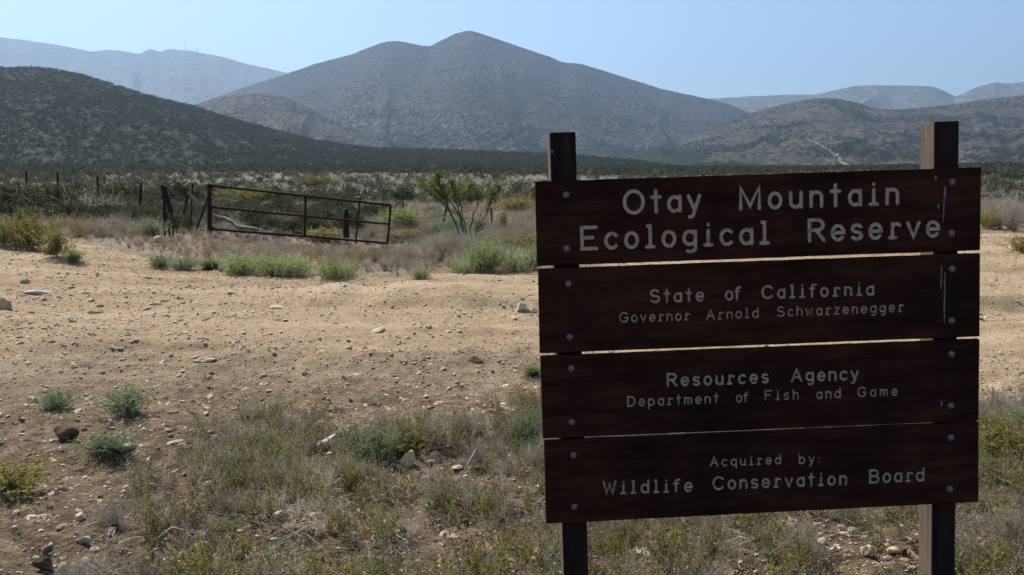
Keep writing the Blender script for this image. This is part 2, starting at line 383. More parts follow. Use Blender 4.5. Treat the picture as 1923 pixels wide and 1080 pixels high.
build_hill('mountain', [(60, 300), (200, 245), (320, 212), (370, 197), (460, 165), (545, 138), (600, 119), (665, 102), (700, 88), (725, 79), (745, 77), (770, 80), (790, 85), (810, 87), (830, 76), (860, 62), (883, 57), (905, 63), (950, 79), (1000, 96), (1030, 106), (1052, 116), (1062, 118), (1085, 119), (1120, 129), (1170, 145), (1240, 167), (1320, 184), (1365, 195), (1400, 210), (1450, 228), (1520, 250), (1650, 290)],
           lambda U: 3500 + 0 * U, lambda U: 1300 + 0 * U, 1500, HM_main, 'main mountain with a rounded double summit at centre', zb=14, amp=0.045, gully=6, seed=41, nu=700, nv=200, power=1.35, fine=1.5)
build_hill('hill', [(280, 240), (340, 215), (370, 197), (400, 187), (450, 177), (500, 176), (540, 182), (580, 200), (620, 220), (680, 245), (740, 268), (780, 281), (860, 300)],
           1900, 1000, 700, HM_mid, 'rounded brown foothill left of centre in front of the mountain', zb=12, amp=0.07, gully=10, seed=51, fine=1.5)
build_hill('hill', [(1150, 300), (1250, 268), (1340, 235), (1400, 214), (1430, 205), (1470, 195), (1520, 185), (1560, 184), (1600, 191), (1640, 203), (1680, 206), (1740, 201), (1780, 196), (1830, 188), (1880, 182), (1923, 178), (2000, 170), (2300, 150), (2800, 190)],
           2300, 800, 900, HM_mid, 'rolling brown hills on the right crossed by a pale trail', zb=12, amp=0.09, gully=7, seed=61, nu=600, nv=190, power=1.3, fine=0.6)
build_hill('hill', [(1130, 318), (1180, 292), (1215, 279), (1240, 275), (1262, 280), (1300, 293), (1345, 314), (1380, 330)],
           1100, 900, 200, HM_small, 'small dark green knoll behind the left sign post', zb=9, amp=0.08, gully=12, seed=71, nu=160, nv=50, fine=0.8)
DARK = build_hill('hill', [(-900, 190), (-500, 140), (-200, 128), (0, 127), (40, 126), (80, 126), (120, 131), (160, 139), (200, 152), (260, 171), (320, 189), (370, 200), (420, 218), (500, 240), (560, 256), (620, 269), (700, 278), (800, 281), (900, 284), (1000, 288), (1100, 294), (1200, 303), (1290, 316), (1350, 328), (1420, 338)],
           lambda U: np.interp(U, [0, 1400], [820, 640]), lambda U: np.interp(U, [-200, 400, 1000, 1400], [270, 330, 360, 420]), 400, HM_dark, 'dark scrub-covered hill falling from the left across the valley', zb=6, amp=0.09, gully=6, seed=81, nu=560, nv=150, power=1.1, fine=0.5)

# pale trail climbing the right-hand hills
def build_trail():
    bv = HILLS['rolling brown hills on the right crossed by a pale trail'][2]
    px = [(1512, 262), (1530, 268), (1548, 278), (1562, 288), (1574, 293), (1578, 299), (1576, 305), (1590, 311), (1606, 317), (1630, 325)]
    pts = []
    for a, b in zip(px[:-1], px[1:]):
        for k in range(6):
            s = k / 6; d = ray(a[0] + (b[0] - a[0]) * s, a[1] + (b[1] - a[1]) * s)
            hit = bv.ray_cast(Vector((0, 0, EYE)), Vector(d).normalized())[0]
            if hit: pts.append(hit)
    V = []; Fc = []
    for i, p in enumerate(pts):
        q = pts[min(i + 1, len(pts) - 1)] - pts[max(i - 1, 0)]
        n = Vector((q.y, -q.x, 0)).normalized() * (2.0 + 0.8 * random.random())
        for sgn in (1, -1):
            c = p + n * sgn; h = bv.ray_cast(Vector((c.x, c.y, 900)), Vector((0, 0, -1)))[0]
            V.append((c.x, c.y, (h.z if h else p.z) + 1.2))
        if i: Fc.append((2 * i - 2, 2 * i, 2 * i + 1, 2 * i - 1))
    o = link('path', mesh_np('path', V, Fc, simple('trail_dirt', [(0.12, 0.094, 0.066), (0.19, 0.15, 0.108)], 0.2), True))
    tag(o, 'pale dirt trail climbing the brown hills on the right', None, None, 'structure')
build_trail()

# ------------------------------------------------------------------ small mesh builders
class MB:
    def __init__(s): s.V = []; s.F = []; s.n = 0
    def add(s, V, Fc):
        V = np.asarray(V, float).reshape(-1, 3); Fc = np.asarray(Fc, int)
        s.V.append(V); s.F.append(Fc + s.n); s.n += len(V)
    def ribbon(s, P, w0, w1, rnd):
        P = np.asarray(P, float); n = len(P)
        d = P[-1] - P[0]; side = np.cross(d, rnd.normal(size=3)); side /= (np.linalg.norm(side) + 1e-9)
        w = np.linspace(w0, w1, n)[:, None] / 2
        V = np.empty((2 * n, 3)); V[0::2] = P - side * w; V[1::2] = P + side * w
        s.add(V, [(2 * i, 2 * i + 1, 2 * i + 3, 2 * i + 2) for i in range(n - 1)])
    def leaves(s, P, Dr, l, wd, rnd):
        """many diamond leaves at points P pointing along Dr"""
        P = np.asarray(P); Dr = Dr / (np.linalg.norm(Dr, axis=1, keepdims=True) + 1e-9)
        sd = np.cross(Dr, rnd.normal(size=P.shape)); sd /= (np.linalg.norm(sd, axis=1, keepdims=True) + 1e-9)
        l = np.asarray(l).reshape(-1, 1); wd = np.asarray(wd).reshape(-1, 1)
        V = np.stack([P, P + Dr * l * 0.5 + sd * wd / 2, P + Dr * l, P + Dr * l * 0.5 - sd * wd / 2], 1)
        s.add(V, np.arange(len(P) * 4).reshape(-1, 4))
    def tube(s, P, r0, r1, k=6):
        P = np.asarray(P, float); n = len(P); V = []
        for i in range(n):
            d = P[min(i + 1, n - 1)] - P[max(i - 1, 0)]; d = d / (np.linalg.norm(d) + 1e-9)
            a = np.cross(d, [0.31, 0.17, 0.93] if abs(d[2]) < 0.9 else [1, 0.1, 0]); a /= np.linalg.norm(a); b = np.cross(d, a)
            r = r0 + (r1 - r0) * i / (n - 1)
            for j in range(k):
                an = 2 * math.pi * j / k; V.append(P[i] + r * (a * math.cos(an) + b * math.sin(an)))
        Fc = [(i * k + j, i * k + (j + 1) % k, (i + 1) * k + (j + 1) % k, (i + 1) * k + j) for i in range(n - 1) for j in range(k)]
        V += [P[0], P[-1]]
        for j in range(k):
            Fc.append((n * k, (j + 1) % k, j, j)); Fc.append((n * k + 1, (n - 1) * k + j, (n - 1) * k + (j + 1) % k, (n - 1) * k + (j + 1) % k))
        # end caps as quads with a doubled corner are avoided: rebuild them as small quads
        Fc = [f for f in Fc if len(set(f)) == 4]
        Fc.append(tuple(range(k))[:4]) if k == 4 else [Fc.append((0, j, j + 1, j + 2)) for j in range(1, k - 2, 2)]
        o = (n - 1) * k
        [Fc.append((o, o + j, o + j + 1, o + j + 2)) for j in range(1, k - 2, 2)]
        s.add(V[:-2] if True else V, Fc)
    def mesh(s, name, mt, smooth=False):
        return mesh_np(name, np.vstack(s.V), np.vstack(s.F), mt, smooth)
def stem_path(rnd, base, az, lean, h, n=5, curve=0.5, wob=0.04):
    t = np.linspace(0, 1, n); out = lean * h * (t + curve * t * t) / (1 + curve)
    P = np.stack([base[0] + math.cos(az) * out, base[1] + math.sin(az) * out, base[2] + h * t * (1 - 0.12 * t * lean)], 1)
    P[1:] += rnd.normal(size=(n - 1, 3)) * wob * h * t[1:, None]
    return P
def along(P, k, rnd, t0=0.15):
    t = np.sort(rnd.uniform(t0, 1, k)) * (len(P) - 1); i = np.minimum(t.astype(int), len(P) - 2); f = (t - i)[:, None]
    return P[i] * (1 - f) + P[i + 1] * f, P[i + 1] - P[i]

# prototypes are 1 m tall and about 1 m wide, scaled where they are used
def proto_bush(seed, stems=110, leaves=26, l=0.05, wd=0.013, lean=(0.0, 0.62), mt='leaf_green', stem_mt=None, twig=0.006, hvar=0.35, spread=0.12, tips=False):
    rnd = np.random.default_rng(seed); b = MB(); s = MB()
    for i in range(stems):
        az = rnd.uniform(0, 2 * math.pi); ln = rnd.uniform(*lean); h = (1 - hvar * rnd.random() - 0.25 * ln)
        base = (rnd.normal() * spread * 0.6, rnd.normal() * spread * 0.6, 0)
        P = stem_path(rnd, base, az, ln, h)
        s.ribbon(P, twig, twig * 0.4, rnd)
        if leaves:
            Q, T = along(P, leaves, rnd, 0.45 if tips else 0.12)
            Dr = T / (np.linalg.norm(T, axis=1, keepdims=True) + 1e-9) + rnd.normal(size=Q.shape) * 0.75
            b.leaves(Q, Dr, rnd.uniform(0.6, 1.2, len(Q)) * l, rnd.uniform(0.7, 1.2, len(Q)) * wd, rnd)
    return b, s
def two_mat(name, b, s, ml, ms):
    Vs = (b.V + s.V); nb = b.n; Fb = np.vstack(b.F) if b.F else np.zeros((0, 4), int); Fs = np.vstack(s.F) + nb
    me = mesh_np(name, np.vstack(Vs), np.vstack([Fb, Fs]), [M[ml], M[ms]])
    mi = np.concatenate([np.zeros(len(Fb), np.int32), np.ones(len(Fs), np.int32)])
    me.polygons.foreach_set('material_index', mi)
    return me
def proto_twigs(seed, n=150, h=1.0, mt='leaf_grey', fork=3, w=0.010):
    rnd = np.random.default_rng(seed); b = MB()
    for i in range(n):
        az = rnd.uniform(0, 2 * math.pi); ln = rnd.uniform(0, 1.0)
        P = stem_path(rnd, (rnd.normal() * 0.05, rnd.normal() * 0.05, 0), az, ln, (1 - 0.3 * rnd.random()) * (1 - 0.35 * ln), 5, wob=0.07)
        b.ribbon(P, w, w * 0.45, rnd)
        for k in range(fork):
            Q, T = along(P, 1, rnd, 0.3); L = rnd.uniform(0.12, 0.3); d = T[0] / np.linalg.norm(T[0]) + rnd.normal(size=3) * 0.6
            b.ribbon([Q[0], Q[0] + d * L * 0.5, Q[0] + d * L + [0, 0, L * 0.2]], w * 0.6, w * 0.25, rnd)
            q = Q[0] + d * L * 0.6; d2 = d + rnd.normal(size=3) * 0.7
            b.ribbon([q, q + d2 * L * 0.5], w * 0.45, w * 0.2, rnd)
    return b
def proto_grass(seed, n=70, w=0.012, lean=(0.05, 0.9)):
    rnd = np.random.default_rng(seed); b = MB()
    for i in range(n):
        P = stem_path(rnd, (rnd.normal() * 0.08, rnd.normal() * 0.08, 0), rnd.uniform(0, 6.3), rnd.uniform(*lean), rnd.uniform(0.4, 1.0), 4, 0.9, 0.03)
        b.ribbon(P, w, w * 0.2, rnd)
        if rnd.random() < 0.5: b.leaves(P[-1:], (P[-1:] - P[-2:-1]), [0.09], [w * 1.8], rnd)
    return b
def proto_clump(seed, n=90, l=0.22, mt='leaf_dark', flat_=0.8):
    """far bush: a cloud of leaf sprays"""
    rnd = np.random.default_rng(seed); b = MB()
    lob = rnd.normal(size=(6, 3)) * [0.26, 0.26, 0.15] + [0, 0, 0.45]
    c = lob[rnd.integers(0, 6, n)]; d = rnd.normal(size=(n, 3)); d /= np.linalg.norm(d, axis=1, keepdims=True)
    P = c + d * rnd.uniform(0.10, 0.30, (n, 1)) * [1, 1, flat_]; P[:, 2] = np.abs(P[:, 2])
    b.leaves(P, d + rnd.normal(size=(n, 3)) * 0.6, rnd.uniform(0.6, 1.2, n) * l, rnd.uniform(0.6, 1.2, n) * l * 0.75, rnd)
    return b

ME = {}
for i in range(3):
    b, s = proto_bush(104 + i * 7, 280 - 40 * i, 18, 0.075, 0.017, (0.0, 0.75), spread=0.34, hvar=0.5); ME['feather%d' % i] = two_mat('green_bush', b, s, 'leaf_green', 'straw')
    b, s = proto_bush(100 + i, 150, 26, 0.075, 0.020); ME['green%d' % i] = two_mat('green_bush', b, s, 'leaf_green', 'leaf_olive')
    b, s = proto_bush(110 + i, 110, 24, 0.07, 0.024, (0, 0.9), spread=0.2); ME['olive%d' % i] = two_mat('olive_bush', b, s, 'leaf_olive', 'leaf_brown')
    b, s = proto_bush(120 + i, 90, 22, 0.08, 0.030, (0, 0.8), spread=0.2); ME['yellow%d' % i] = two_mat('yellow_bush', b, s, 'leaf_yellow', 'leaf_brown')
    b, s = proto_bush(130 + i, 110, 30, 0.09, 0.036, (0, 0.9), spread=0.25, twig=0.01); ME['dark%d' % i] = two_mat('dark_bush', b, s, 'leaf_dark', 'leaf_brown')
    b, s = proto_bush(135 + i, 120, 22, 0.075, 0.022, (0, 0.9), spread=0.2, twig=0.008); ME['sage%d' % i] = two_mat('sage_bush', b, s, 'sage', 'leaf_grey')
    b, s = proto_bush(140 + i, 9, 30, 0.085, 0.030, (0.0, 0.75), spread=0.16, twig=0.012, hvar=0.5); ME['weed%d' % i] = two_mat('weed', b, s, 'leaf_olive', 'leaf_brown')
    b, s = proto_bush(150 + i, 8, 34, 0.075, 0.024, (0.0, 0.7), spread=0.16, twig=0.012, hvar=0.5); ME['weedg%d' % i] = two_mat('weed', b, s, 'sage', 'leaf_olive')
    b, s = proto_bush(155 + i, 8, 34, 0.075, 0.026, (0.0, 0.7), spread=0.16, twig=0.012, hvar=0.5); ME['weedy%d' % i] = two_mat('weed', b, s, 'leaf_yellow', 'leaf_brown')
    b, s = proto_bush(160 + i, 14, 20, 0.06, 0.026, (0.0, 1.0), spread=0.2, twig=0.012, hvar=0.5); ME['weedb%d' % i] = two_mat('weed', b, s, 'leaf_grey', 'leaf_brown')
    ME['grey%d' % i] = proto_twigs(170 + i, 130).mesh('grey_twigs', M['leaf_grey'])
    ME['brown%d' % i] = proto_twigs(180 + i, 60, w=0.013).mesh('brown_twigs', M['leaf_brown'])
    ME['straw%d' % i] = proto_grass(190 + i).mesh('dry_grass', M['straw'])
    ME['strawg%d' % i] = proto_grass(193 + i, 60, 0.014).mesh('grey_grass', M['leaf_grey'])
    ME['clump%d' % i] = proto_clump(200 + i).mesh('scrub_clump', M['leaf_dark'])
    ME['clumpo%d' % i] = proto_clump(210 + i).mesh('scrub_clump', M['leaf_olive'])
    ME['clumpg%d' % i] = proto_clump(220 + i, 110, 0.17).mesh('scrub_clump', M['leaf_dull'])
    ME['tiny%d' % i] = proto_clump(230 + i, 26, 0.42).mesh('scrub_clump', M['leaf_hill'])

for i in range(3):
    rnd = np.random.default_rng(240 + i); b = MB()
    for k in range(16):
        c = np.array([*rnd.normal(size=2) * 0.3, abs(rnd.normal()) * 0.04]); d = np.array([*rnd.normal(size=2), rnd.normal() * 0.12]); d *= rnd.uniform(.12, .5) / np.linalg.norm(d)
        b.ribbon([c - d, c + rnd.normal(size=3) * .03 + [0, 0, .02], c + d], 0.013, 0.006, rnd)
    ME['litter%d' % i] = b.mesh('litter', M['litter'])
# stones
def rock_mesh(seed, name, mt, sub=2, flatten=0.5, jag=0.35):
    rnd = random.Random(seed); bm = bmesh.new()
    bmesh.ops.create_icosphere(bm, subdivisions=sub, radius=0.5)
    # cut with random planes so that the stone gets facets
    pl = []
    for k in range(9):
        d = Vector((rnd.gauss(0, 1), rnd.gauss(0, 1), rnd.gauss(0, 1))).normalized(); pl.append((d, rnd.uniform(0.26, 0.42)))
    off = rnd.uniform(0, 100)
    for v in bm.verts:
        for d, dist in pl:
            e = v.co.dot(d) - dist
            if e > 0: v.co -= d * e
        v.co *= 1 + jag * 0.25 * math.sin(v.co.x * 11 + off) * math.cos(v.co.y * 13 + off * 2)
        v.co.z *= flatten
        v.co.y *= 0.75
    return bm_mesh(name, bm, M[mt])
for k in range(7):
    ME['rock%d' % k] = rock_mesh(300 + k, 'stone', 'stone', 2, 0.42 + 0.1 * (k % 3))
    ME['clod%d' % k] = rock_mesh(320 + k, 'clod', 'clod', 1, 0.55)
    ME['peb%d' % k] = rock_mesh(340 + k, 'pebble', 'stone', 1, 0.5)

def protos(prefix, n=3):
    c = bpy.data.collections.new('source_' + prefix)
    for k in range(n):
        o = bpy.data.objects.new('%s_source' % prefix, ME['%s%d' % (prefix, k)]); c.objects.link(o)
    return c
PC = {}
def scatter(name, label, cat, prefix, X, Y, S, sz=None, zoff=0.0, tilt=0.12, n=3, Z=None):
    """one mass of plants or gravel: instances on the points"""
    if prefix not in PC: PC[prefix] = protos(prefix, n)
    X = np.asarray(X, float); Y = np.asarray(Y, float); k = len(X)
    Z = ground_h(X, Y) if Z is None else Z
    me = bpy.data.meshes.new(name); me.vertices.add(k)
    me.vertices.foreach_set('co', np.stack([X, Y, Z + zoff], 1).astype(np.float32).ravel())
    S = np.asarray(S, float); S = np.broadcast_to(S, (k,)) if S.ndim < 2 else S
    sc = np.stack([S, S, S * (1 if sz is None else sz)], 1) if S.ndim == 1 else S
    ro = np.stack([rng.normal(size=k) * tilt, rng.normal(size=k) * tilt, rng.uniform(0, 6.283, k)], 1)
    for nm, val in (('scl', sc), ('rot', ro)):
        a = me.attributes.new(nm, 'FLOAT_VECTOR', 'POINT'); a.data.foreach_set('vector', val.astype(np.float32).ravel())
    a = me.attributes.new('pick', 'INT', 'POINT'); a.data.foreach_set('value', rng.integers(0, n, k).astype(np.int32))
    o = link(name, me); tag(o, label, cat, None, 'stuff')
    ng = bpy.data.node_groups.new('scatter_' + name, 'GeometryNodeTree')
    ng.interface.new_socket('Geometry', in_out='INPUT', socket_type='NodeSocketGeometry')
    ng.interface.new_socket('Geometry', in_out='OUTPUT', socket_type='NodeSocketGeometry')
    gi = ng.nodes.new('NodeGroupInput'); go = ng.nodes.new('NodeGroupOutput')
    ip = ng.nodes.new('GeometryNodeInstanceOnPoints'); ci = ng.nodes.new('GeometryNodeCollectionInfo')
    ci.inputs['Collection'].default_value = PC[prefix]; ci.inputs['Separate Children'].default_value = True; ci.inputs['Reset Children'].default_value = True
    ip.inputs['Pick Instance'].default_value = True
    def na(nm, ty):
        q = ng.nodes.new('GeometryNodeInputNamedAttribute'); q.data_type = ty; q.inputs['Name'].default_value = nm
        return [s for s in q.outputs if s.enabled and s.name == 'Attribute'][0]
    Lk = ng.links.new
    Lk(gi.outputs[0], ip.inputs['Points']); Lk(ci.outputs[0], ip.inputs['Instance'])
    Lk(na('pick', 'INT'), ip.inputs['Instance Index']); Lk(na('scl', 'FLOAT_VECTOR'), ip.inputs['Scale']); Lk(na('rot', 'FLOAT_VECTOR'), ip.inputs['Rotation'])
    Lk(ip.outputs[0], go.inputs[0])
    md = o.modifiers.new('scatter', 'NODES'); md.node_group = ng
    return o

# ------------------------------------------------------------------ the sign
A3, B3, G3 = 0.04834047, -0.0424433, -0.03231785
RS = Matrix.Rotation(A3, 3, 'Z') @ Matrix.Rotation(B3, 3, 'X') @ Matrix.Rotation(-(-G3), 3, 'Y')
SO = Vector((0.84458979, 2.87642711, 1.00705071))
SN = RS @ Vector((0, 1, 0))
def on_sign(u, v, back=0.0):
    """sign-plane coordinates (x right, z up) of a pixel, on the plane `back` metres behind the face"""
    d = Vector(ray(u, v)); o = Vector((0, 0, EYE)); c = SO + SN * back
    t = (c - o).dot(SN) / d.dot(SN); q = RS.transposed() @ (o + d * t - SO)
    return q.x, q.z
BT = 0.022      # board thickness
def pt(g, *a): return a
def arc(cx, cy, rx, ry, a0, a1, n=14):
    return [(cx + rx * math.cos(math.radians(a0 + (a1 - a0) * i / n)), cy + ry * math.sin(math.radians(a0 + (a1 - a0) * i / n))) for i in range(n + 1)]
# routed single-stroke alphabet: cap height 1, x height 0.68; value = (width, strokes)
X = 0.68; r_ = 0.25
G = {
 'O': (0.76, [arc(0.38, 0.5, 0.38, 0.5, 90, 450, 28)[:-1] + [(0.38, 1.0)]]),
 'C': (0.70, [arc(0.38, 0.5, 0.38, 0.5, 40, 320, 22)]),
 'G': (0.74, [arc(0.38, 0.5, 0.38, 0.5, 42, 348, 22) + [(0.74, 0.46), (0.46, 0.46)]]),
 'S': (0.60, [arc(0.30, 0.75, 0.27, 0.25, 25, 235, 12) + arc(0.30, 0.26, 0.30, 0.26, 68, -155, 14)]),
 'M': (0.78, [[(0, 0), (0, 1), (0.39, 0.12), (0.78, 1), (0.78, 0)]]),
 'W': (0.84, [[(0, 1), (0.21, 0), (0.42, 0.85), (0.63, 0), (0.84, 1)]]),
 'E': (0.60, [[(0.60, 1), (0, 1), (0, 0), (0.60, 0)], [(0, 0.52), (0.44, 0.52)]]),
 'F': (0.58, [[(0.58, 1), (0, 1), (0, 0)], [(0, 0.52), (0.42, 0.52)]]),
 'R': (0.62, [[(0, 0), (0, 1), (0.33, 1)] + arc(0.33, 0.75, 0.26, 0.25, 80, -90, 10) + [(0, 0.5)], [(0.30, 0.5), (0.62, 0)]]),
 'B': (0.62, [[(0, 0), (0, 1), (0.32, 1)] + arc(0.32, 0.76, 0.24, 0.24, 80, -90, 9) + [(0, 0.52)], [(0.32, 0.52)] + arc(0.34, 0.26, 0.28, 0.26, 75, -90, 10) + [(0, 0)]]),
 'D': (0.64, [[(0, 0), (0, 1), (0.26, 1)] + arc(0.26, 0.5, 0.38, 0.5, 80, -90, 14) + [(0, 0)]]),
 'A': (0.70, [[(0, 0), (0.35, 1), (0.70, 0)], [(0.13, 0.34), (0.57, 0.34)]]),
 'a': (0.46, [arc(0.24, 0.33, 0.24, 0.33, 52, 308, 18), [(0.46, X), (0.46, 0)]]),
 'd': (0.48, [arc(0.24, 0.33, 0.24, 0.33, 52, 308, 18), [(0.48, 1), (0.48, 0)]]),
 'q': (0.48, [arc(0.24, 0.33, 0.24, 0.33, 52, 308, 18), [(0.48, X), (0.48, -0.33)]]),
 'g': (0.48, [arc(0.24, 0.36, 0.24, 0.31, 52, 308, 18), [(0.48, X), (0.48, -0.1)] + arc(0.28, -0.1, 0.2, 0.2, 0, -130, 8)]),
 'b': (0.48, [arc(0.24, 0.33, 0.24, 0.33, 128, -128, 18), [(0, 1), (0, 0)]]),
 'p': (0.48, [arc(0.24, 0.33, 0.24, 0.33, 128, -128, 18), [(0, X), (0, -0.33)]]),
 'o': (0.48, [arc(0.24, 0.34, 0.24, 0.34, 90, 450, 20)[:-1] + [(0.24, X)]]),
 'c': (0.44, [arc(0.25, 0.34, 0.25, 0.34, 45, 315, 16)]),
 'e': (0.48, [[(0.02, 0.34), (0.48, 0.34)] + arc(0.24, 0.34, 0.24, 0.34, 8, 318, 18)]),
 's': (0.40, [arc(0.20, 0.51, 0.19, 0.17, 30, 240, 9) + arc(0.20, 0.17, 0.20, 0.17, 62, -150, 10)]),
 'u': (0.44, [[(0, X), (0, 0.22)] + arc(0.21, 0.21, 0.21, 0.21, 190, 350, 8) + [(0.44, 0.26)], [(0.44, X), (0.44, 0)]]),
 'n': (0.44, [[(0, X), (0, 0)], [(0, 0.42)] + arc(0.22, 0.45, 0.22, 0.22, 160, 0, 9) + [(0.44, 0)]]),
 'h': (0.44, [[(0, 1), (0, 0)], [(0, 0.42)] + arc(0.22, 0.45, 0.22, 0.22, 160, 0, 9) + [(0.44, 0)]]),
 'm': (0.62, [[(0, X), (0, 0)], [(0, 0.46)] + arc(0.155, 0.50, 0.15, 0.17, 160, 0, 7) + [(0.31, 0)], [(0.31, 0.46)] + arc(0.465, 0.50, 0.155, 0.17, 160, 0, 7) + [(0.62, 0)]]),
 'r': (0.42, [[(0.12, X), (0.12, 0)], [(0.12, 0.42)] + arc(0.30, 0.46, 0.18, 0.2, 165, 40, 6), [(0, 0), (0.26, 0)]]),
 't': (0.34, [[(0.17, 0.98), (0.17, 0)], [(0, X), (0.34, X)]]),
 'f': (0.36, [[(0.13, 0)] + arc(0.32, 0.82, 0.19, 0.17, 180, 70, 7), [(0, X), (0.30, X)]]),
 'i': (0.30, [[(0.15, X), (0.15, 0)], [(0, 0), (0.30, 0)], [(0.15, 0.94), (0.151, 0.96)]]),
 'l': (0.30, [[(0.05, 0.98), (0.15, 0.98), (0.15, 0)], [(0, 0), (0.30, 0)]]),
 'v': (0.48, [[(0, X), (0.24, 0), (0.48, X)]]),
 'w': (0.62, [[(0, X), (0.155, 0), (0.31, 0.58), (0.465, 0), (0.62, X)]]),
 'z': (0.42, [[(0, X), (0.42, X), (0, 0), (0.42, 0)]]),
 'y': (0.46, [[(0, X), (0.23, 0.05)], [(0.46, X), (0.2, -0.14)] + arc(0.07, -0.17, 0.12, 0.12, -25, -110, 4)]),
 ':': (0.06, [[(0.03, 0.08), (0.031, 0.1)], [(0.03, 0.52), (0.031, 0.54)]]),
}
# (word, left px, baseline px at left, right px, baseline px at right, cap height px, stroke px)
WORDS = [
 [('Otay', 1170, 404, 1318, 398, 48, 7.4), ('Mountain', 1388, 396, 1689, 385, 47, 7.4), ('Ecological', 1090, 471, 1446, 459.5, 47, 7.4), ('Reserve', 1517, 456, 1766, 446, 46, 7.4)],
 [('State', 1220, 570, 1323, 566.5, 27, 4.6), ('of', 1361, 565, 1392, 564, 27, 4.6), ('California', 1430, 562.5, 1642, 555, 27, 4.6),
  ('Governor', 1163, 606.5, 1296, 602, 20.5, 3.2), ('Arnold', 1326, 601, 1425, 597, 20.5, 3.2), ('Schwarzenegger', 1459, 595.5, 1697, 586, 20.5, 3.2)],
 [('Resources', 1252, 727, 1444, 720, 26.5, 4.6), ('Agency', 1485, 718.5, 1613, 714, 26.5, 4.6),
  ('Department', 1178, 764.5, 1350, 757.5, 20.5, 3.2), ('of', 1382, 756.5, 1406, 755.5, 20.5, 3.2), ('Fish', 1436, 752.5, 1500, 750.5, 20, 3.2), ('and', 1533, 749.5, 1579, 747.8, 20, 3.2), ('Game', 1610, 746.5, 1686, 743.5, 20, 3.2)],
 [('Acquired', 1333, 877, 1467, 872, 19.5, 3.2), ('by:', 1500, 872, 1540, 870.5, 20, 3.2),
  ('Wildlife', 1132, 929.5, 1301, 924, 26.5, 4.4), ('Conservation', 1338, 921, 1591, 911, 26.5, 4.4), ('Board', 1632, 908.5, 1736, 904, 27, 4.4)],
]
BOARDS = [((1005, 341), (1843, 314), (1841, 470), (1009, 500)), ((1011, 505), (1841, 475.5), (1840, 632), (1014, 664)),
          ((1015, 669), (1840, 637), (1838, 790), (1020, 823.5)), ((1022, 828), (1838, 792.5), (1838, 943), (1026, 984))]
BOLTS = [[(1063, 366), (1064, 467), (1788, 342), (1787, 438)], [(1068, 533), (1070, 633), (1788, 505), (1787, 602)],
         [(1073, 692), (1074, 793), (1787, 665), (1786, 762)], [(1077, 855), (1079, 952), (1786, 822), (1784, 918)]]
def dedupe(P):
    o = [P[0]]
    for p in P[1:]:
        if math.hypot(p[0] - o[-1][0], p[1] - o[-1][1]) > 1e-5: o.append(p)
    return o
def stroke_outline(P, w):
    """outline of a polyline with round ends and mitred bends; returns left and right rows plus cap points"""
    P = dedupe(P); n = len(P); h = w / 2
    closed = n > 4 and math.hypot(P[0][0] - P[-1][0], P[0][1] - P[-1][1]) < w * 0.4
    if closed: P = P[:-1]; n -= 1
    L, R = [], []
    for i in range(n):
        if closed: a, b, c = P[i - 1], P[i], P[(i + 1) % n]
        else: a, b, c = P[max(0, i - 1)], P[i], P[min(n - 1, i + 1)]
        d1 = (b[0] - a[0], b[1] - a[1]); d2 = (c[0] - b[0], c[1] - b[1])
        if d1 == (0, 0): d1 = d2
        if d2 == (0, 0): d2 = d1
        l1 = math.hypot(*d1) or 1; l2 = math.hypot(*d2) or 1
        n1 = (-d1[1] / l1, d1[0] / l1); n2 = (-d2[1] / l2, d2[0] / l2)
        m = (n1[0] + n2[0], n1[1] + n2[1]); ml = math.hypot(*m) or 1; m = (m[0] / ml, m[1] / ml)
        k = h / max(0.5, m[0] * n1[0] + m[1] * n1[1])
        L.append((b[0] + m[0] * k, b[1] + m[1] * k)); R.append((b[0] - m[0] * k, b[1] - m[1] * k))
    caps = [[], []]
    if not closed:
        for e, (b, a) in enumerate(((P[0], P[1]), (P[-1], P[-2]))):
            ang = math.atan2(b[1] - a[1], b[0] - a[0])
            for q in (60, 30, 0, -30, -60) if e == 0 else (60, 30, 0, -30, -60):
                caps[e].append((b[0] + h * math.cos(ang + math.radians(q)), b[1] + h * math.sin(ang + math.radians(q))))
    return L, R, caps, closed
def stroke_faces(bm, L, R, caps, closed, y):
    vl = [bm.verts.new((x, y, z)) for x, z in L]; vr = [bm.verts.new((x, y, z)) for x, z in R]; n = len(L); fs = []
    for i in range(n if closed else n - 1):
        j = (i + 1) % n; fs.append(bm.faces.new((vl[i], vl[j], vr[j], vr[i])))
    if not closed:
        c = [bm.verts.new((x, y, z)) for x, z in caps[0]]; fs.append(bm.faces.new([vl[0], vr[0]] + c[::-1]) if False else bm.faces.new([vr[0], vl[0]] + sort_cap(c, vl[0])))
        c = [bm.verts.new((x, y, z)) for x, z in caps[1]]; fs.append(bm.faces.new([vl[-1], vr[-1]] + sort_cap(c, vr[-1])))
    return fs
def sort_cap(c, v):
    return c if (c[0].co - v.co).length < (c[-1].co - v.co).length else c[::-1]

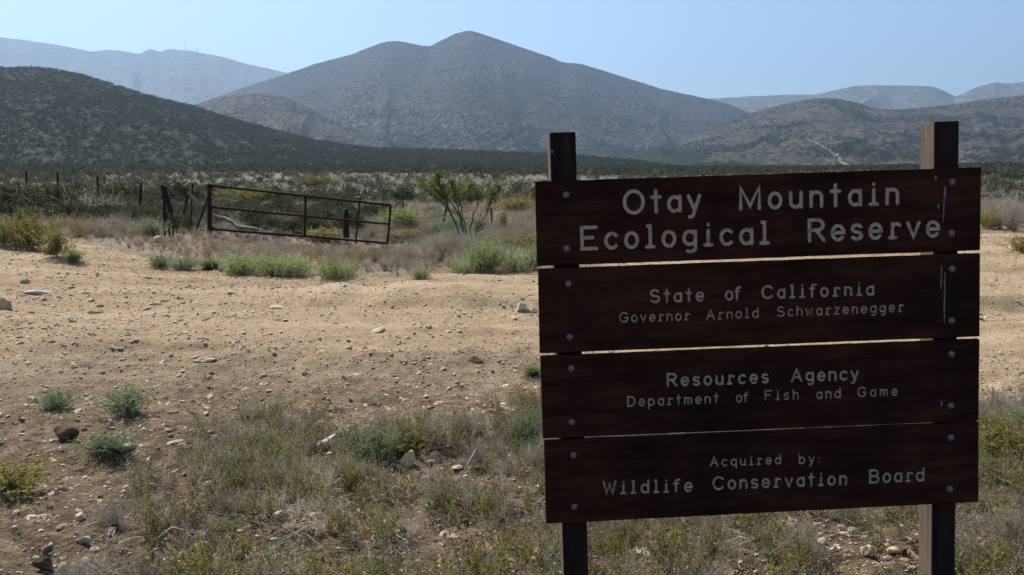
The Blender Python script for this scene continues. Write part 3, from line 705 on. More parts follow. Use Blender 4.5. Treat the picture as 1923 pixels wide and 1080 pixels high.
def build_sign():
    root = empty('reserve_sign', (SO.x, SO.y, gz(SO.x, SO.y)))
    tag(root, 'dark brown wooden board sign of four routed planks between two square posts', 'sign')
    bpy.context.view_layer.update()
    fr = Matrix.Translation(SO) @ RS.to_4x4(); inv = Matrix.Translation(-root.location)
    def place(o, parent=root):
        o.parent = parent
        if parent is root: o.matrix_local = inv @ fr
    # posts
    for name, px in (('post', (1032, 1081, 249, 1058.5, 1105)), ('post', (1755, 1801.7, 228.5, 1749.8, 1794))):
        x0, z0 = on_sign(px[0], px[2], BT); x1, _ = on_sign(px[1], px[2], BT)
        xb0, zb = on_sign(px[3], 1075, BT); xb1, _ = on_sign(px[4], 1075, BT)
        # carry the post on down into the soil
        k = (-(1.45) - z0) / (zb - z0); xb0 = x0 + (xb0 - x0) * k; xb1 = x1 + (xb1 - x1) * k; zb = -1.45
        bm = bmesh.new(); ya, yb = BT + 0.0015, BT + 0.0015 + 0.089
        vs = []
        for zz, (a, b) in ((zb, (xb0, xb1)), (z0, (x0, x1))):
            for xx, yy in ((a, ya), (b, ya), (b, yb), (a, yb)): vs.append(bm.verts.new((xx, yy, zz)))
        for f in ((0, 1, 5, 4), (1, 2, 6, 5), (2, 3, 7, 6), (3, 0, 4, 7), (4, 5, 6, 7), (0, 3, 2, 1)): bm.faces.new([vs[i] for i in f])
        bmesh.ops.recalc_face_normals(bm, faces=bm.faces)
        bmesh.ops.bevel(bm, geom=list(bm.edges), offset=0.0022, segments=2, affect='EDGES')
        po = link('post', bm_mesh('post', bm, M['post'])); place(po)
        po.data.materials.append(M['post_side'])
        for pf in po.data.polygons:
            if pf.normal.x < -0.7 or pf.normal.y > 0.7: pf.material_index = 1  # left and back faces take the colour with painted-in sunlight
    # small pale staple on the left post
    sx, szz = on_sign(1036.5, 285, BT)
    bm = bmesh.new(); bmesh.ops.create_cube(bm, size=1, matrix=Matrix.Translation((sx, BT - 0.0005, szz)) @ Matrix.Diagonal((0.006, 0.003, 0.009, 1)))
    place(link('staple', bm_mesh('staple', bm, M['drip'])))
    # bolts share one mesh
    bm = bmesh.new(); bmesh.ops.create_uvsphere(bm, u_segments=16, v_segments=10, radius=0.0115)
    for v in bm.verts:
        v.co.y *= 0.5
        if v.co.y > 0: v.co.y = 0.002
    bolt_me = bm_mesh('bolt', bm, M['bolt'], True)
    mm = 1.5 / 838
    for bi, (tl, tr, br, bl) in enumerate(BOARDS):
        q = [on_sign(*p) for p in (tl, tr, br, bl)]
        cx = sum(p[0] for p in q) / 4; cz = sum(p[1] for p in q) / 4
        # board blank; long edges slightly wavy
        bm = bmesh.new(); rnd = random.Random(bi + 5)
        n = 26; rows = []
        for i in range(n + 1):
            s = i / n; jt = rnd.uniform(-1, 1) * 0.0007; jb = rnd.uniform(-1, 1) * 0.0007
            x_t = q[0][0] + (q[1][0] - q[0][0]) * s; z_t = q[0][1] + (q[1][1] - q[0][1]) * s + jt
            x_b = q[3][0] + (q[2][0] - q[3][0]) * s; z_b = q[3][1] + (q[2][1] - q[3][1]) * s + jb
            rows.append([bm.verts.new((x_b, 0, z_b)), bm.verts.new((x_t, 0, z_t)), bm.verts.new((x_t, BT, z_t)), bm.verts.new((x_b, BT, z_b))])
        for a, b in zip(rows[:-1], rows[1:]):
            for k in range(4):
                bm.faces.new((a[k], a[(k + 1) % 4], b[(k + 1) % 4], b[k]))
        bm.faces.new(rows[0]); bm.faces.new(rows[-1][::-1])
        bmesh.ops.recalc_face_normals(bm, faces=bm.faces)
        sharp = [e for e in bm.edges if len(e.link_faces) == 2 and e.calc_face_angle() > 1.0]
        bmesh.ops.bevel(bm, geom=sharp, offset=0.0016, segments=2, affect='EDGES')
        board = link('board', bm_mesh('board', bm, M['wood'])); place(board)
        board.data.materials.append(M['paint'])
        cut = bmesh.new(); letters = []
        for wd, u0, v0, u1, v1, cap, sw in WORDS[bi]:
            a = Vector((*on_sign(u0, v0), 0)); b = Vector((*on_sign(u1, v1), 0))
            ex = (b - a).to_2d(); Lw = ex.length; ex.normalize(); ez = Vector((-ex.y, ex.x))
            _, zc = on_sign(u0, v0 - cap); _, zc0 = on_sign(u0, v0); H = zc - zc0
            w_ = sw * mm * 0.93; tot = sum(G[c][0] for c in wd) * H * 0.97
            gap = (Lw - w_ - tot) / max(1, len(wd) - 1); pos = w_ / 2
            for ch in wd:
                gw, strokes = G[ch]; lb = bmesh.new()
                for si, st in enumerate(strokes):
                    P2 = []
                    for (x, z) in st:
                        p = a.to_2d() + ex * (pos + x * H * 0.97) + ez * (z * (H - w_) + w_ / 2)
                        P2.append((p.x, p.y))
                    if len(P2) == 2 and math.hypot(P2[0][0] - P2[1][0], P2[0][1] - P2[1][1]) < w_ * 0.3:
                        P2[1] = (P2[0][0], P2[0][1] + w_ * 0.12)
                    o1 = stroke_outline(P2, w_)
                    fs = stroke_faces(cut, *o1, 0.0046 + 0.0001 * si)
                    r = bmesh.ops.extrude_face_region(cut, geom=fs)
                    for e in r['geom']:
                        if isinstance(e, bmesh.types.BMVert): e.co.y = -0.004
                    stroke_faces(lb, *stroke_outline(P2, w_ * 0.97), 0.0034 + 0.00015 * si)
                for f in lb.faces:
                    f.normal_update()
                    if f.normal.y > 0: f.normal_flip()
                me = bpy.data.meshes.new('letter'); lb.to_mesh(me); lb.free(); me.materials.append(M['paint'])
                letters.append(me); pos += gw * H * 0.97 + gap
        bmesh.ops.recalc_face_normals(cut, faces=cut.faces)
        cme = bpy.data.meshes.new('cutter'); cut.to_mesh(cme); cut.free(); cme.materials.append(M['wood']); cme.materials.append(M['paint'])
        for p in cme.polygons: p.material_index = 1
        co = bpy.data.objects.new('cutter', cme); COL.objects.link(co); co.matrix_world = fr
        md = board.modifiers.new('routed', 'BOOLEAN'); md.operation = 'DIFFERENCE'; md.solver = 'EXACT'; md.use_self = True; md.object = co
        bpy.context.view_layer.update()
        dg = bpy.context.evaluated_depsgraph_get()
        nm = bpy.data.meshes.new_from_object(board.evaluated_get(dg))
        ok = len(nm.polygons) > len(board.data.polygons)
        print('board', bi, 'boolean', ok, len(nm.polygons))
        board.modifiers.remove(md)
        if ok: board.data = nm
        bpy.data.objects.remove(co)
        for me in letters:
            o = link('letter', me, board)
            if not ok: o.location.y = -0.0045
        for (u, v) in BOLTS[bi]:
            x, z = on_sign(u, v); o = link('bolt', bolt_me, board); o.location = (x, 0, z); o.rotation_euler = (0, random.random() * 3, 0)
        drips = {0: [(1775, 350, 1774, 373, 4), (1773, 370, 1771, 418, 2.2), (1763, 383, 1762, 393, 4), (1757, 330, 1757, 338, 3)], 1: [(1774, 512, 1773, 607, 3.2), (1768, 500, 1767, 543, 2.4)], 2: [(1768, 752, 1768, 762, 3)]}.get(bi, [])
        for (u0, v0, u1, v1, wpx) in drips:
            n = 12; bm = bmesh.new(); row = []
            for i in range(n + 1):
                s = i / n; u = u0 + (u1 - u0) * s + rnd.uniform(-.4, .4); v = v0 + (v1 - v0) * s
                x, z = on_sign(u, v); hw = wpx * mm / 2 * (0.35 + 0.75 * math.sin(math.pi * min(1, s * 0.8 + 0.15))) * rnd.uniform(0.7, 1.1)
                row.append((bm.verts.new((x - hw, -0.0008, z)), bm.verts.new((x, -0.0016, z)), bm.verts.new((x + hw, -0.0008, z))))
            for a, b in zip(row[:-1], row[1:]):
                bm.faces.new((a[0], a[1], b[1], b[0])); bm.faces.new((a[1], a[2], b[2], b[1]))
            link('drip_streak', bm_mesh('drip_streak', bm, M['drip']), board)
build_sign()
#PART2

# ------------------------------------------------------------------ haze
def build_haze():
    bm = bmesh.new(); bmesh.ops.create_cube(bm, size=1)
    x0, x1, y0, y1, z0, z1 = -13000, 13000, -13000, 13000, -60, 1900
    for v in bm.verts: v.co = ((x0, x1)[v.co.x > 0], (y0, y1)[v.co.y > 0], (z0, z1)[v.co.z > 0])
    m = bpy.data.materials.new('haze_air'); m.use_nodes = True; N = m.node_tree.nodes; N.remove(N['Principled BSDF'])
    p = N.new('ShaderNodeVolumePrincipled'); p.inputs['Density'].default_value = HAZE; p.inputs['Color'].default_value = (0.42, 0.63, 0.90, 1)
    p.inputs['Anisotropy'].default_value = 0.35
    m.node_tree.links.new(p.outputs[0], N['Material Output'].inputs['Volume'])
    o = link('haze', bm_mesh('haze', bm, m)); tag(o, 'thin blue haze in the air over the valley', 'haze', None, 'stuff')
build_haze()

# ------------------------------------------------------------------ radio masts
for (u, v0, v1, lab) in ((348.5, 99, 79, 'taller of two thin masts on the crest of the far left ridge'), (371, 99, 86, 'shorter of two thin masts on the crest of the far left ridge')):
    base = at(u, v0, 7150); top = at(u, v1, 7150); h = top.z - base.z
    root = empty('radio_mast', base); tag(root, lab, 'mast', 'radio masts on the far ridge')
    b = MB()
    for k in range(4):
        a = k * math.pi / 2; b.tube([(3.2 * math.cos(a), 3.2 * math.sin(a), 0), (0.7 * math.cos(a), 0.7 * math.sin(a), h)], 0.8, 0.6, 4)
    for k in range(6): b.tube([(-3 + 0.35 * k, 0, h * k / 6), (3 - 0.35 * k, 0, h * (k + 1) / 6)], 0.4, 0.4, 4)
    link('tower', b.mesh('tower', M['bolt']), root)
    b = MB(); b.tube([(0, 0, h), (0, 0, h + 8)], 0.5, 0.3, 4); link('antenna', b.mesh('antenna', M['bolt']), root)

# ------------------------------------------------------------------ the gate
def mesh_tube(P, r0, r1=None, k=8, jit=0.0, rnd=np.random.default_rng(3)):
    b = MB(); P = np.asarray([tuple(p) for p in P], float)
    if jit:
        n = max(3, int(np.linalg.norm(P[-1] - P[0]) / 0.15)); t = np.linspace(0, 1, n); i = np.linspace(0, len(P) - 1, n)
        P = np.stack([np.interp(i, np.arange(len(P)), P[:, q]) for q in range(3)], 1); P[1:-1] += rnd.normal(size=(n - 2, 3)) * jit
    b.tube(P, r0, r0 if r1 is None else r1, k); return b
def build_gate():
    yl, yr = 23.0, 24.5
    gp = at(393, 440, yl); root = empty('metal_gate', (gp.x, gp.y, gz(gp.x, gp.y)))
    tag(root, 'rusty tube gate sagging to the right from its thick post above dry grass', 'gate')
    O = Vector(root.location)
    def g(u, v):
        s = (u - 393) / (733 - 393); return at(u, v, yl + (yr - yl) * s) - O
    def part(name, P, r, k=8, mt='rust', jit=0.002): link(name, mesh_tube(P, r, r, k, jit).mesh(name, M[mt], True), root)
    part('post', [g(393, 346), g(393, 446) - Vector((0, 0, 0.3))], 0.062)
    part('rail', [g(397, 348.5), g(573, 368), g(734, 385.5)], 0.033)
    part('rail', [g(397, 388.5), g(573, 406), g(729, 421)], 0.030)
    part('rail', [g(397, 430), g(480, 437), g(573, 443.5), g(728, 457)], 0.033)
    part('upright', [g(574, 369.5), g(572, 442)], 0.033)
    part('upright', [g(733.5, 387), g(728, 456)], 0.033)
    part('hinge', [g(389, 352), g(400, 350)], 0.05); part('hinge', [g(389, 427), g(400, 429)], 0.05)
build_gate()
def stick_thing(name, P, r0, r1, mt, label, cat, group=None, k=6, jit=0.01, sink=True):
    P = [Vector(p) for p in P]; O = P[0].copy()
    o = link(name, mesh_tube([p - O for p in P], r0, r1, k, jit).mesh(name, M[mt], True), None, O)
    tag(o, label, cat, group); return o
# leaning, wired-up old posts left of the gate
def braces():
    y = 20.5; O = at(315, 440, y); O.z = gz(O.x, O.y)
    root = empty('brace_post', O); tag(root, 'cluster of old split posts lashed together, upright left of the gate', 'fence post')
    def part(name, px, r0, r1, mt='oldwood', dy=0): link(name, mesh_tube([at(u, v, y + dy) - O for u, v in px], r0, r1, 6, 0.008).mesh(name, M[mt]), root)
    part('post', [(303.5, 349), (307, 362), (309, 400), (309.5, 445)], 0.038, 0.03, 'black_wood')
    part('plank', [(307, 352), (312, 366), (317, 385), (322, 400)], 0.075, 0.06, 'black_wood', dy=-0.08)
    part('plank', [(311, 356), (318, 380)], 0.05, 0.05, 'greywood', dy=-0.02)
    part('leg', [(312, 398), (317, 425), (319, 446)], 0.03, 0.024, dy=0.02)
    part('leg', [(321, 398), (326, 420), (325, 444)], 0.028, 0.022, dy=0.08)
    part('leg', [(326, 408), (332, 438)], 0.014, 0.010, dy=0.15)
    y2 = 24.0; O2 = at(360, 430, y2); O2.z = gz(O2.x, O2.y)
    r2 = empty('brace_post', O2); tag(r2, 'tripod of thin leaning branches around an upright stake beside the gate post', 'fence post')
    def p2(name, px, r0, r1, mt='oldwood', dy=0): link(name, mesh_tube([at(u, v, y2 + dy) - O2 for u, v in px], r0, r1, 6, 0.01).mesh(name, M[mt]), r2)
    p2('stake', [(361.5, 344), (358, 442)], 0.022, 0.022, 'rust')
    p2('branch', [(352, 366), (349, 385), (345, 402)], 0.045, 0.03)
    p2('branch', [(352, 361), (362, 370), (372, 388), (376, 400)], 0.06, 0.045, 'greywood', -0.1)
    p2('branch', [(391, 370), (380, 400), (368, 434)], 0.045, 0.035, dy=0.1)
braces()
stick_thing('log', [at(398, 404, 26), at(425, 414, 26), at(455, 428, 25.6), at(500, 434, 25.4), at(530, 442, 25.2)], 0.07, 0.045, 'greywood', 'long grey fallen log lying behind the lower gate rail', 'log', jit=0.025, k=8)
stick_thing('fence_post', [at(650, 446, 25.0), at(649, 415, 25.0), at(650, 392, 25.0)], 0.10, 0.075, 'black_wood', 'short thick black stump of a post seen through the right part of the gate', 'fence post', jit=0.02, k=8)

def wire_fence(posts, label, wires, lean=None):
    """posts: (u, vtop, vbase, y)"""
    u, vt, vb, y = posts[0]; O = at(u, vb, y); O.z = gz(O.x, O.y)
    root = empty('wire_fence', O); tag(root, label, 'fence'); tops = []
    for p in posts:
        u, vt, vb, y = p[:4]; ub = p[4] if len(p) > 4 else u; r = p[5] if len(p) > 5 else 0.035
        a, b = at(ub, vb, y), at(u, vt, y)
        a.z = min(a.z, gz(a.x, a.y)) - 0.1
        link('stake', mesh_tube([a - O, b - O], r, r, 6, 0.004).mesh('stake', M['black_wood']), root); tops.append((a, b))
    for f in wires:
        P = []
        for (a, b), (c, d) in zip(tops[:-1], tops[1:]):
            p, q = a.lerp(b, f), c.lerp(d, f)
            for k in range(8):
                s = k / 8; w_ = p.lerp(q, s); w_.z -= 0.35 * s * (1 - s); P.append(w_ - O)
        P.append(tops[-1][0].lerp(tops[-1][1], f) - O)
        b = MB(); b.tube([tuple(p) for p in P], 0.004, 0.004, 4); link('wire', b.mesh('wire', M['rust']), root)
wire_fence([(-40, 316, 345, 84), (49, 320, 352, 72, 49, .085), (108, 322, 358, 62, 108, .075), (183, 330, 372, 47, 183, .06), (265, 343, 402, 33, 261, 0.055), (308, 350, 425, 22)], 'line of thin dark stakes with sagging wire crossing the brush on the left', (0.55, 0.9))
wire_fence([(427, 381, 415, 36), (530, 380, 412, 34, 538), (676, 371, 440, 25.8, 667, .03), (755, 392, 437, 29), (840, 384, 441, 28, 827, 0.04), (923, 391, 446, 27, 924, 0.03)], 'broken line of thin leaning stakes beyond the gate', (0.7,))
wire_fence([(1853, 382, 402, 58), (1876, 381, 402, 60), (1900, 380, 400, 62), (1930, 379, 400, 64)], 'distant row of thin stakes right of the sign at the edge of the road', (0.5, 0.9))

# ------------------------------------------------------------------ plants that stand apart
def plant(u, vb, wpx, hpx, proto, label, cat='bush', group=None, name='bush', y=None):
    p = on_ground(u, vb) if y is None else None
    if y is not None:
        q = at(u, vb, y); p = Vector((q.x, q.y, gz(q.x, q.y)))
    o = link(name, ME[proto]); k = p.y / F
    wf = 1.12 if proto.startswith('feather') else 1.6 if proto[:4] in ('gree', 'oliv', 'yell') and not proto.startswith('yellow0') else 1.1
    o.location = p - Vector((0, 0, 0.01)); o.scale = (wpx * k * wf, wpx * k * wf, hpx * k / 0.9)
    o.rotation_euler = (0, 0, random.random() * 6.28)
    tag(o, label, cat, group); return o
RG = 'green bushes along the far road edge'
plant(450, 518, 66, 46, 'feather0', 'round bright green bush just right of the pale stone pair at the road edge', group=RG)
plant(510, 517, 74, 40, 'feather1', 'left half of the widest pair of touching bright green road edge bushes', group=RG)
plant(555, 518, 68, 47, 'feather2', 'right half of the widest pair of touching bright green road edge bushes', group=RG)
plant(632, 526, 76, 44, 'feather1', 'bright green bush on the road edge below the right half of the gate', group=RG)
plant(789, 523, 34, 27, 'feather0', 'small lone green bush on the bare far road edge', group=RG)
plant(868, 512, 44, 32, 'feather2', 'low pale green bush at the foot of the tall road edge bush', group=RG)
plant(907, 509, 74, 66, 'feather0', 'tallest bright green bush at the road edge below the leafy shrub', group=RG)
plant(964, 508, 66, 44, 'feather1', 'bright green bush at the road edge nearest the sign boards', group=RG)
plant(998, 506, 36, 50, 'feather2', 'narrow green bush half hidden by the left edge of the sign', group=RG)
plant(345, 507, 66, 28, 'sage0', 'low spreading grey-green bush left of the pale stone pair', group=RG)
plant(300, 500, 50, 24, 'sage1', 'low grey-green bush below the lashed posts', group=RG)
plant(395, 506, 40, 24, 'green2', 'small green bush close behind the pale stone pair', group=RG)
plant(108, 482, 66, 58, 'yellow0', 'yellow-green bush at the top of the stony bank on the left', group='bushes behind the bank')
plant(58, 470, 70, 78, 'olive0', 'tall olive bush behind the stony bank on the left', group='bushes behind the bank')
plant(8, 462, 60, 60, 'sage1', 'grey-green bush cut by the left edge of the photo', group='bushes behind the bank')
plant(138, 492, 36, 26, 'green1', 'small bright green bush at the right end of the bank brush', group='bushes behind the bank')
plant(172, 425, 96, 54, 'grey0', 'domed grey twiggy bush in the left brush', group='scrub left of the gate')
plant(150, 445, 60, 44, 'brown0', 'brown twiggy bush in front of the domed grey one', group='scrub left of the gate')
plant(228, 388, 72, 46, 'dark0', 'dark bush with yellowish top behind the tallest left stake', group='scrub left of the gate')
plant(110, 405, 100, 58, 'dark1', 'broad dark bush left of the domed grey one', group='scrub left of the gate')
plant(30, 400, 100, 55, 'dark2', 'broad dark bush at the far left under the fence line', group='scrub left of the gate')
plant(285, 452, 64, 46, 'sage2', 'soft green bush left of the lashed posts', group='scrub left of the gate')
plant(340, 385, 80, 44, 'dark0', 'dark green bush behind the leaning branches', group='dark green bushes behind the gate')
plant(420, 382, 80, 40, 'dark1', 'dark green bush behind the left end of the top gate rail', group='dark green bushes behind the gate')
plant(478, 386, 76, 38, 'olive2', 'olive bush seen under the top gate rail left of its upright', group='dark green bushes behind the gate')
plant(530, 388, 66, 34, 'dark2', 'dark bush seen just left of the middle gate upright', group='dark green bushes behind the gate')
plant(592, 352, 56, 26, 'olive0', 'rounded olive bush above the gate on the pale flat', group='dark green bushes behind the gate')
plant(490, 428, 100, 36, 'sage0', 'soft green bush in the left bay of the gate', group='soft green bushes beyond the gate')
plant(612, 424, 60, 22, 'sage1', 'soft green bush between gate upright and black stump', group='soft green bushes beyond the gate')
plant(752, 436, 66, 46, 'green2', 'soft green bush just right of the gate end', group='soft green bushes beyond the gate')
plant(850, 444, 90, 42, 'sage2', 'soft green bush left of the fanning stems of the leafy shrub', group='soft green bushes beyond the gate')
plant(545, 428, 60, 34, 'brown1', 'dark brown hollow tangle left of the middle gate upright')
plant(610, 455, 60, 30, 'yellow1', 'yellowish low bush under the sagging right part of the gate')
plant(755, 452, 50, 22, 'yellow2', 'low yellowish bush at the foot of the small tree')
plant(972, 402, 56, 36, 'olive1', 'rounded olive green bush above the sapling beside the sign')
plant(945, 448, 20, 56, 'yellow0', 'slender yellow-green sapling left of the sign')
plant(985, 480, 74, 50, 'yellow1', 'straggly yellow-green bush touching the left sign edge')
plant(940, 470, 60, 32, 'olive2', 'low olive bush behind the tallest road edge bush')
plant(1900, 432, 66, 60, 'grey1', 'grey twiggy bush at the far road bend on the right')
plant(1862, 430, 44, 44, 'olive0', 'olive bush just right of the top sign board')
plant(1922, 476, 46, 40, 'olive1', 'olive bush on the road shoulder cut by the right edge of the photo')
plant(1884, 862, 110, 86, 'olive2', 'rounded olive bush right of the lower sign boards')
plant(1918, 812, 70, 56, 'sage1', 'grey-green bush behind the rounded olive one at the right')
FG = 'feathery green tufts on the near soil'
plant(240, 776, 104, 56, 'sage0', 'largest feathery green tuft on the bare soil at left', 'tuft', FG, 'green_tuft')
plant(106, 768, 86, 42, 'sage1', 'feathery grey-green tuft left of the largest one', 'tuft', FG, 'green_tuft')
plant(375, 808, 50, 48, 'weedg0', 'sparse thin green tuft right of the largest one', 'tuft', FG, 'green_tuft')
plant(205, 850, 110, 40, 'sage2', 'low green tuft right of the dark brown rock', 'tuft', FG, 'green_tuft')
plant(700, 862, 110, 72, 'sage1', 'dense green tuft behind the tilted grey slab', 'tuft', FG, 'green_tuft')
plant(765, 850, 70, 50, 'olive0', 'olive tuft above the round mossy rock', 'tuft', FG, 'green_tuft')
plant(490, 838, 50, 30, 'green1', 'small green tuft left of the tilted grey slab', 'tuft', FG, 'green_tuft')
plant(988, 838, 66, 78, 'sage0', 'tall green tuft against the left edge of the sign', 'tuft', FG, 'green_tuft')
plant(870, 838, 70, 56, 'weedg1', 'thin green tuft right of the pale pointed rock', 'tuft', FG, 'green_tuft')
plant(20, 925, 110, 66, 'olive1', 'olive tuft at the left edge above the dark soil', 'tuft', FG, 'green_tuft')
plant(1000, 705, 40, 22, 'green2', 'tiny green tuft on the road beside the third sign board', 'tuft', FG, 'green_tuft')
plant(560, 850, 60, 80, 'weedy0', 'upright yellow-green tuft left of the tilted grey slab', 'tuft', FG, 'green_tuft')

# the multi-stemmed leafy shrub left of the sign
def big_shrub():
    y = 19.5; O = at(878, 468, y); O.z = gz(O.x, O.y); root = empty('leafy_shrub', O)
    tag(root, 'tall open shrub with bare fanning stems and olive leaves at their tips', 'shrub')
    rnd = np.random.default_rng(5); lf = MB()
    stems_ = [([(874, 468), (860, 430), (848, 402), (838, 378), (822, 358), (802, 345)], 26, 0), ([(874, 468), (858, 428), (845, 395), (836, 366), (826, 345), (822, 328)], 28, .3),
              ([(878, 466), (868, 420), (860, 390), (853, 365), (848, 345)], 22, -.2), ([(882, 468), (874, 430), (868, 400), (862, 372), (866, 352)], 18, .4),
              ([(884, 466), (884, 430), (890, 400), (897, 384), (903, 362)], 16, -.4), ([(886, 468), (898, 430), (912, 405), (920, 378), (922, 352)], 22, 0.1),
              ([(912, 405), (922, 380), (932, 362), (939, 350)], 12, 0.1), ([(848, 402), (826, 376), (808, 362), (800, 352)], 16, -0.3),
              ([(860, 390), (872, 365), (882, 352)], 16, -0.3), ([(868, 440), (864, 405), (840, 372), (812, 350)], 16, .6), ([(886, 460), (892, 440), (898, 425)], 14, .3)]
    for px, n, dy in stems_:
        P = [at(u, v, y + dy * i / len(px)) - O for i, (u, v) in enumerate(px)]
        if px[0][1] > 455: P[0].z = -0.05
        link('stem', mesh_tube(P, 0.021, 0.008, 6, 0.008).mesh('stem', M['bark']), root)
        A = np.array([tuple(p) for p in P])
        for k in range(n):
            Q, T = along(A, 1, rnd, 0.55 if px[0][1] > 455 else 0.3)
            d = T[0] / np.linalg.norm(T[0]) + rnd.normal(size=3) * 0.45; L = rnd.uniform(0.08, 0.24)
            lf.ribbon([Q[0], Q[0] + d * L * .5, Q[0] + d * L], 0.008, 0.004, rnd)
            m = 22; t = rnd.uniform(0.25, 1.1, m)[:, None]
            lf.leaves(Q + d * L * t + rnd.normal(size=(m, 3)) * 0.025, d + rnd.normal(size=(m, 3)) * 0.7, rnd.uniform(.04, .08, m), rnd.uniform(.018, .032, m), rnd)
    link('foliage', lf.mesh('foliage', M['leaf_shrub']), root)
big_shrub()
def small_tree():
    y = 30; O = at(755, 437, y); O.z = gz(O.x, O.y); root = empty('small_tree', O)
    tag(root, 'small tree with thin trunk and dark round crown right of the gate', 'tree')
    link('trunk', mesh_tube([Vector((0, 0, -.1)), at(755.5, 410, y) - O, at(758, 378, y) - O], 0.04, 0.02, 6, 0.006).mesh('trunk', M['bark']), root)
    rnd = np.random.default_rng(8); c = MB(); C0 = np.array(tuple(at(757, 370, y) - O))
    for i in range(46):
        d = rnd.normal(size=3) * [1.1, 1, .8]; d[2] = abs(d[2]) * .9 - 0.15; d /= np.linalg.norm(d); L = rnd.uniform(.2, .42)
        c.ribbon([C0 - [0, 0, .12], C0 + d * L * .5, C0 + d * L], .012, .005, rnd); m = 26
        c.leaves(C0 + d * L * rnd.uniform(.4, 1.15, m)[:, None] + rnd.normal(size=(m, 3)) * .04, d + rnd.normal(size=(m, 3)) * .8, rnd.uniform(.05, .09, m), rnd.uniform(.025, .04, m), rnd)
    link('crown', c.mesh('crown', M['leaf_dark']), root)
small_tree()

# ------------------------------------------------------------------ rocks that stand apart
CLEAR = []
def rock(u, vb, wpx, hpx, mt, seed, label, deep=0.9, rot=None, tilt=0.0, sub=3, name='rock', jag=.35):
    p = on_ground(u, vb - hpx * 0.15); k = p.y / F
    me = rock_mesh(seed, name, mt, sub, 1.0, jag); o = link(name, me)
    h = hpx * k; o.scale = (wpx * k * 1.12, wpx * k * deep * 1.1, h * 1.35)
    o.location = p + Vector((0, wpx * k * deep * 0.3, h * 0.38)); o.rotation_euler = (0, tilt, rot if rot is not None else random.uniform(-.4, .4))
    tag(o, label, 'rock'); CLEAR.append((p.x, p.y)) if vb > 780 else None; return o
rock(6, 586, 30, 24, 'stone', 1, 'pale grey rock on the dirt road at the left edge of the photo')
rock(118, 832, 50, 26, 'dark_stone', 2, 'dark brown rock with a dark hollow beneath, on the near soil at left')
rock(243, 898, 19, 10, 'white_stone', 3, 'small white stone on the dark soil right of the olive tuft')
rock(153, 1024, 30, 12, 'white_stone', 4, 'white chip of stone near the bottom left')
rock(148, 980, 24, 14, 'stone', 5, 'greyish stone just above the white chip at bottom left')
rock(78, 1078, 46, 26, 'dark_stone', 6, 'dark brown rock at the bottom edge on the left')
rock(118, 1082, 30, 20, 'stone', 7, 'pale stone beside the dark rock at the bottom edge')
rock(614, 848, 44, 24, 'white_stone', 8, 'tilted pale grey slab lit along its upper face, middle foreground', 0.7, 0.5, -0.55)
rock(766, 882, 28, 32, 'tan_stone', 9, 'rounded mossy looking rock in the middle of the weeds')
rock(818, 872, 18, 20, 'stone', 10, 'pale pointed rock right of the rounded mossy one')
rock(382, 683, 52, 9, 'tan_stone', 11, 'long flat pale stone lying alone on the road', 0.5, 0.0)
rock(892, 685, 32, 10, 'dark_stone', 12, 'dark flat rock on the road left of the second sign gap')
rock(980, 588, 24, 17, 'tan_stone', 13, 'pale peaked rock on the road left of the second board')
rock(1002, 590, 14, 10, 'tan_stone', 14, 'small rock tucked between the peaked rock and the sign')
rock(404, 507, 24, 14, 'white_stone', 15, 'larger of the pale stone pair at the far road edge')
rock(415, 512, 16, 12, 'stone', 16, 'smaller of the pale stone pair at the far road edge')
rock(295, 458, 24, 13, 'tan_stone', 17, 'pale rock at the foot of the lashed posts')
rock(88, 479, 20, 10, 'dark_stone', 18, 'dark brown rock on top of the stony bank')
rock(68, 555, 50, 9, 'white_stone', 19, 'long thin pale slab lying on the road at left', 0.4, 0.1)
rock(183, 518, 8, 6, 'white_stone', 20, 'tiny bright white stone on the road at upper left')
rock(1893, 985, 66, 24, 'tan_stone', 21, 'big tan flat rock right of the right sign post', 0.6, -0.15, 0.12)
rock(1680, 1047, 26, 15, 'tan_stone', 22, 'tan stone left of the foot of the right sign post')
rock(1700, 1050, 14, 14, 'dark_stone', 23, 'dark stone touching a tan one left of the right post')
rock(1627, 1052, 24, 16, 'tan_stone', 24, 'rounded tan stone in the weeds under the lowest board')
rock(1566, 1042, 14, 13, 'tan_stone', 25, 'upright tan stone left of the rounded one under the sign')
rock(1592, 1050, 11, 8, 'tan_stone', 26, 'small tan stone between the upright and the rounded one')
rock(1530, 993, 16, 9, 'tan_stone', 27, 'pale stone lying highest under the lowest board')
rock(1538, 1003, 14, 9, 'stone', 28, 'reddish stone just below the highest pale one')
rock(1545, 1012, 14, 9, 'tan_stone', 29, 'third stone down in the short column under the sign')
rock(590, 980, 22, 12, 'stone', 30, 'dull stone in the bottom weeds left of centre')
rock(505, 975, 14, 12, 'dark_stone', 31, 'dark stone in the weeds with a bright left side')
rock(805, 618, 15, 6, 'stone', 32, 'small flat stone in the middle of the road')
rock(1712, 1082, 20, 10, 'stone', 33, 'stone at the bottom edge close to the right post')

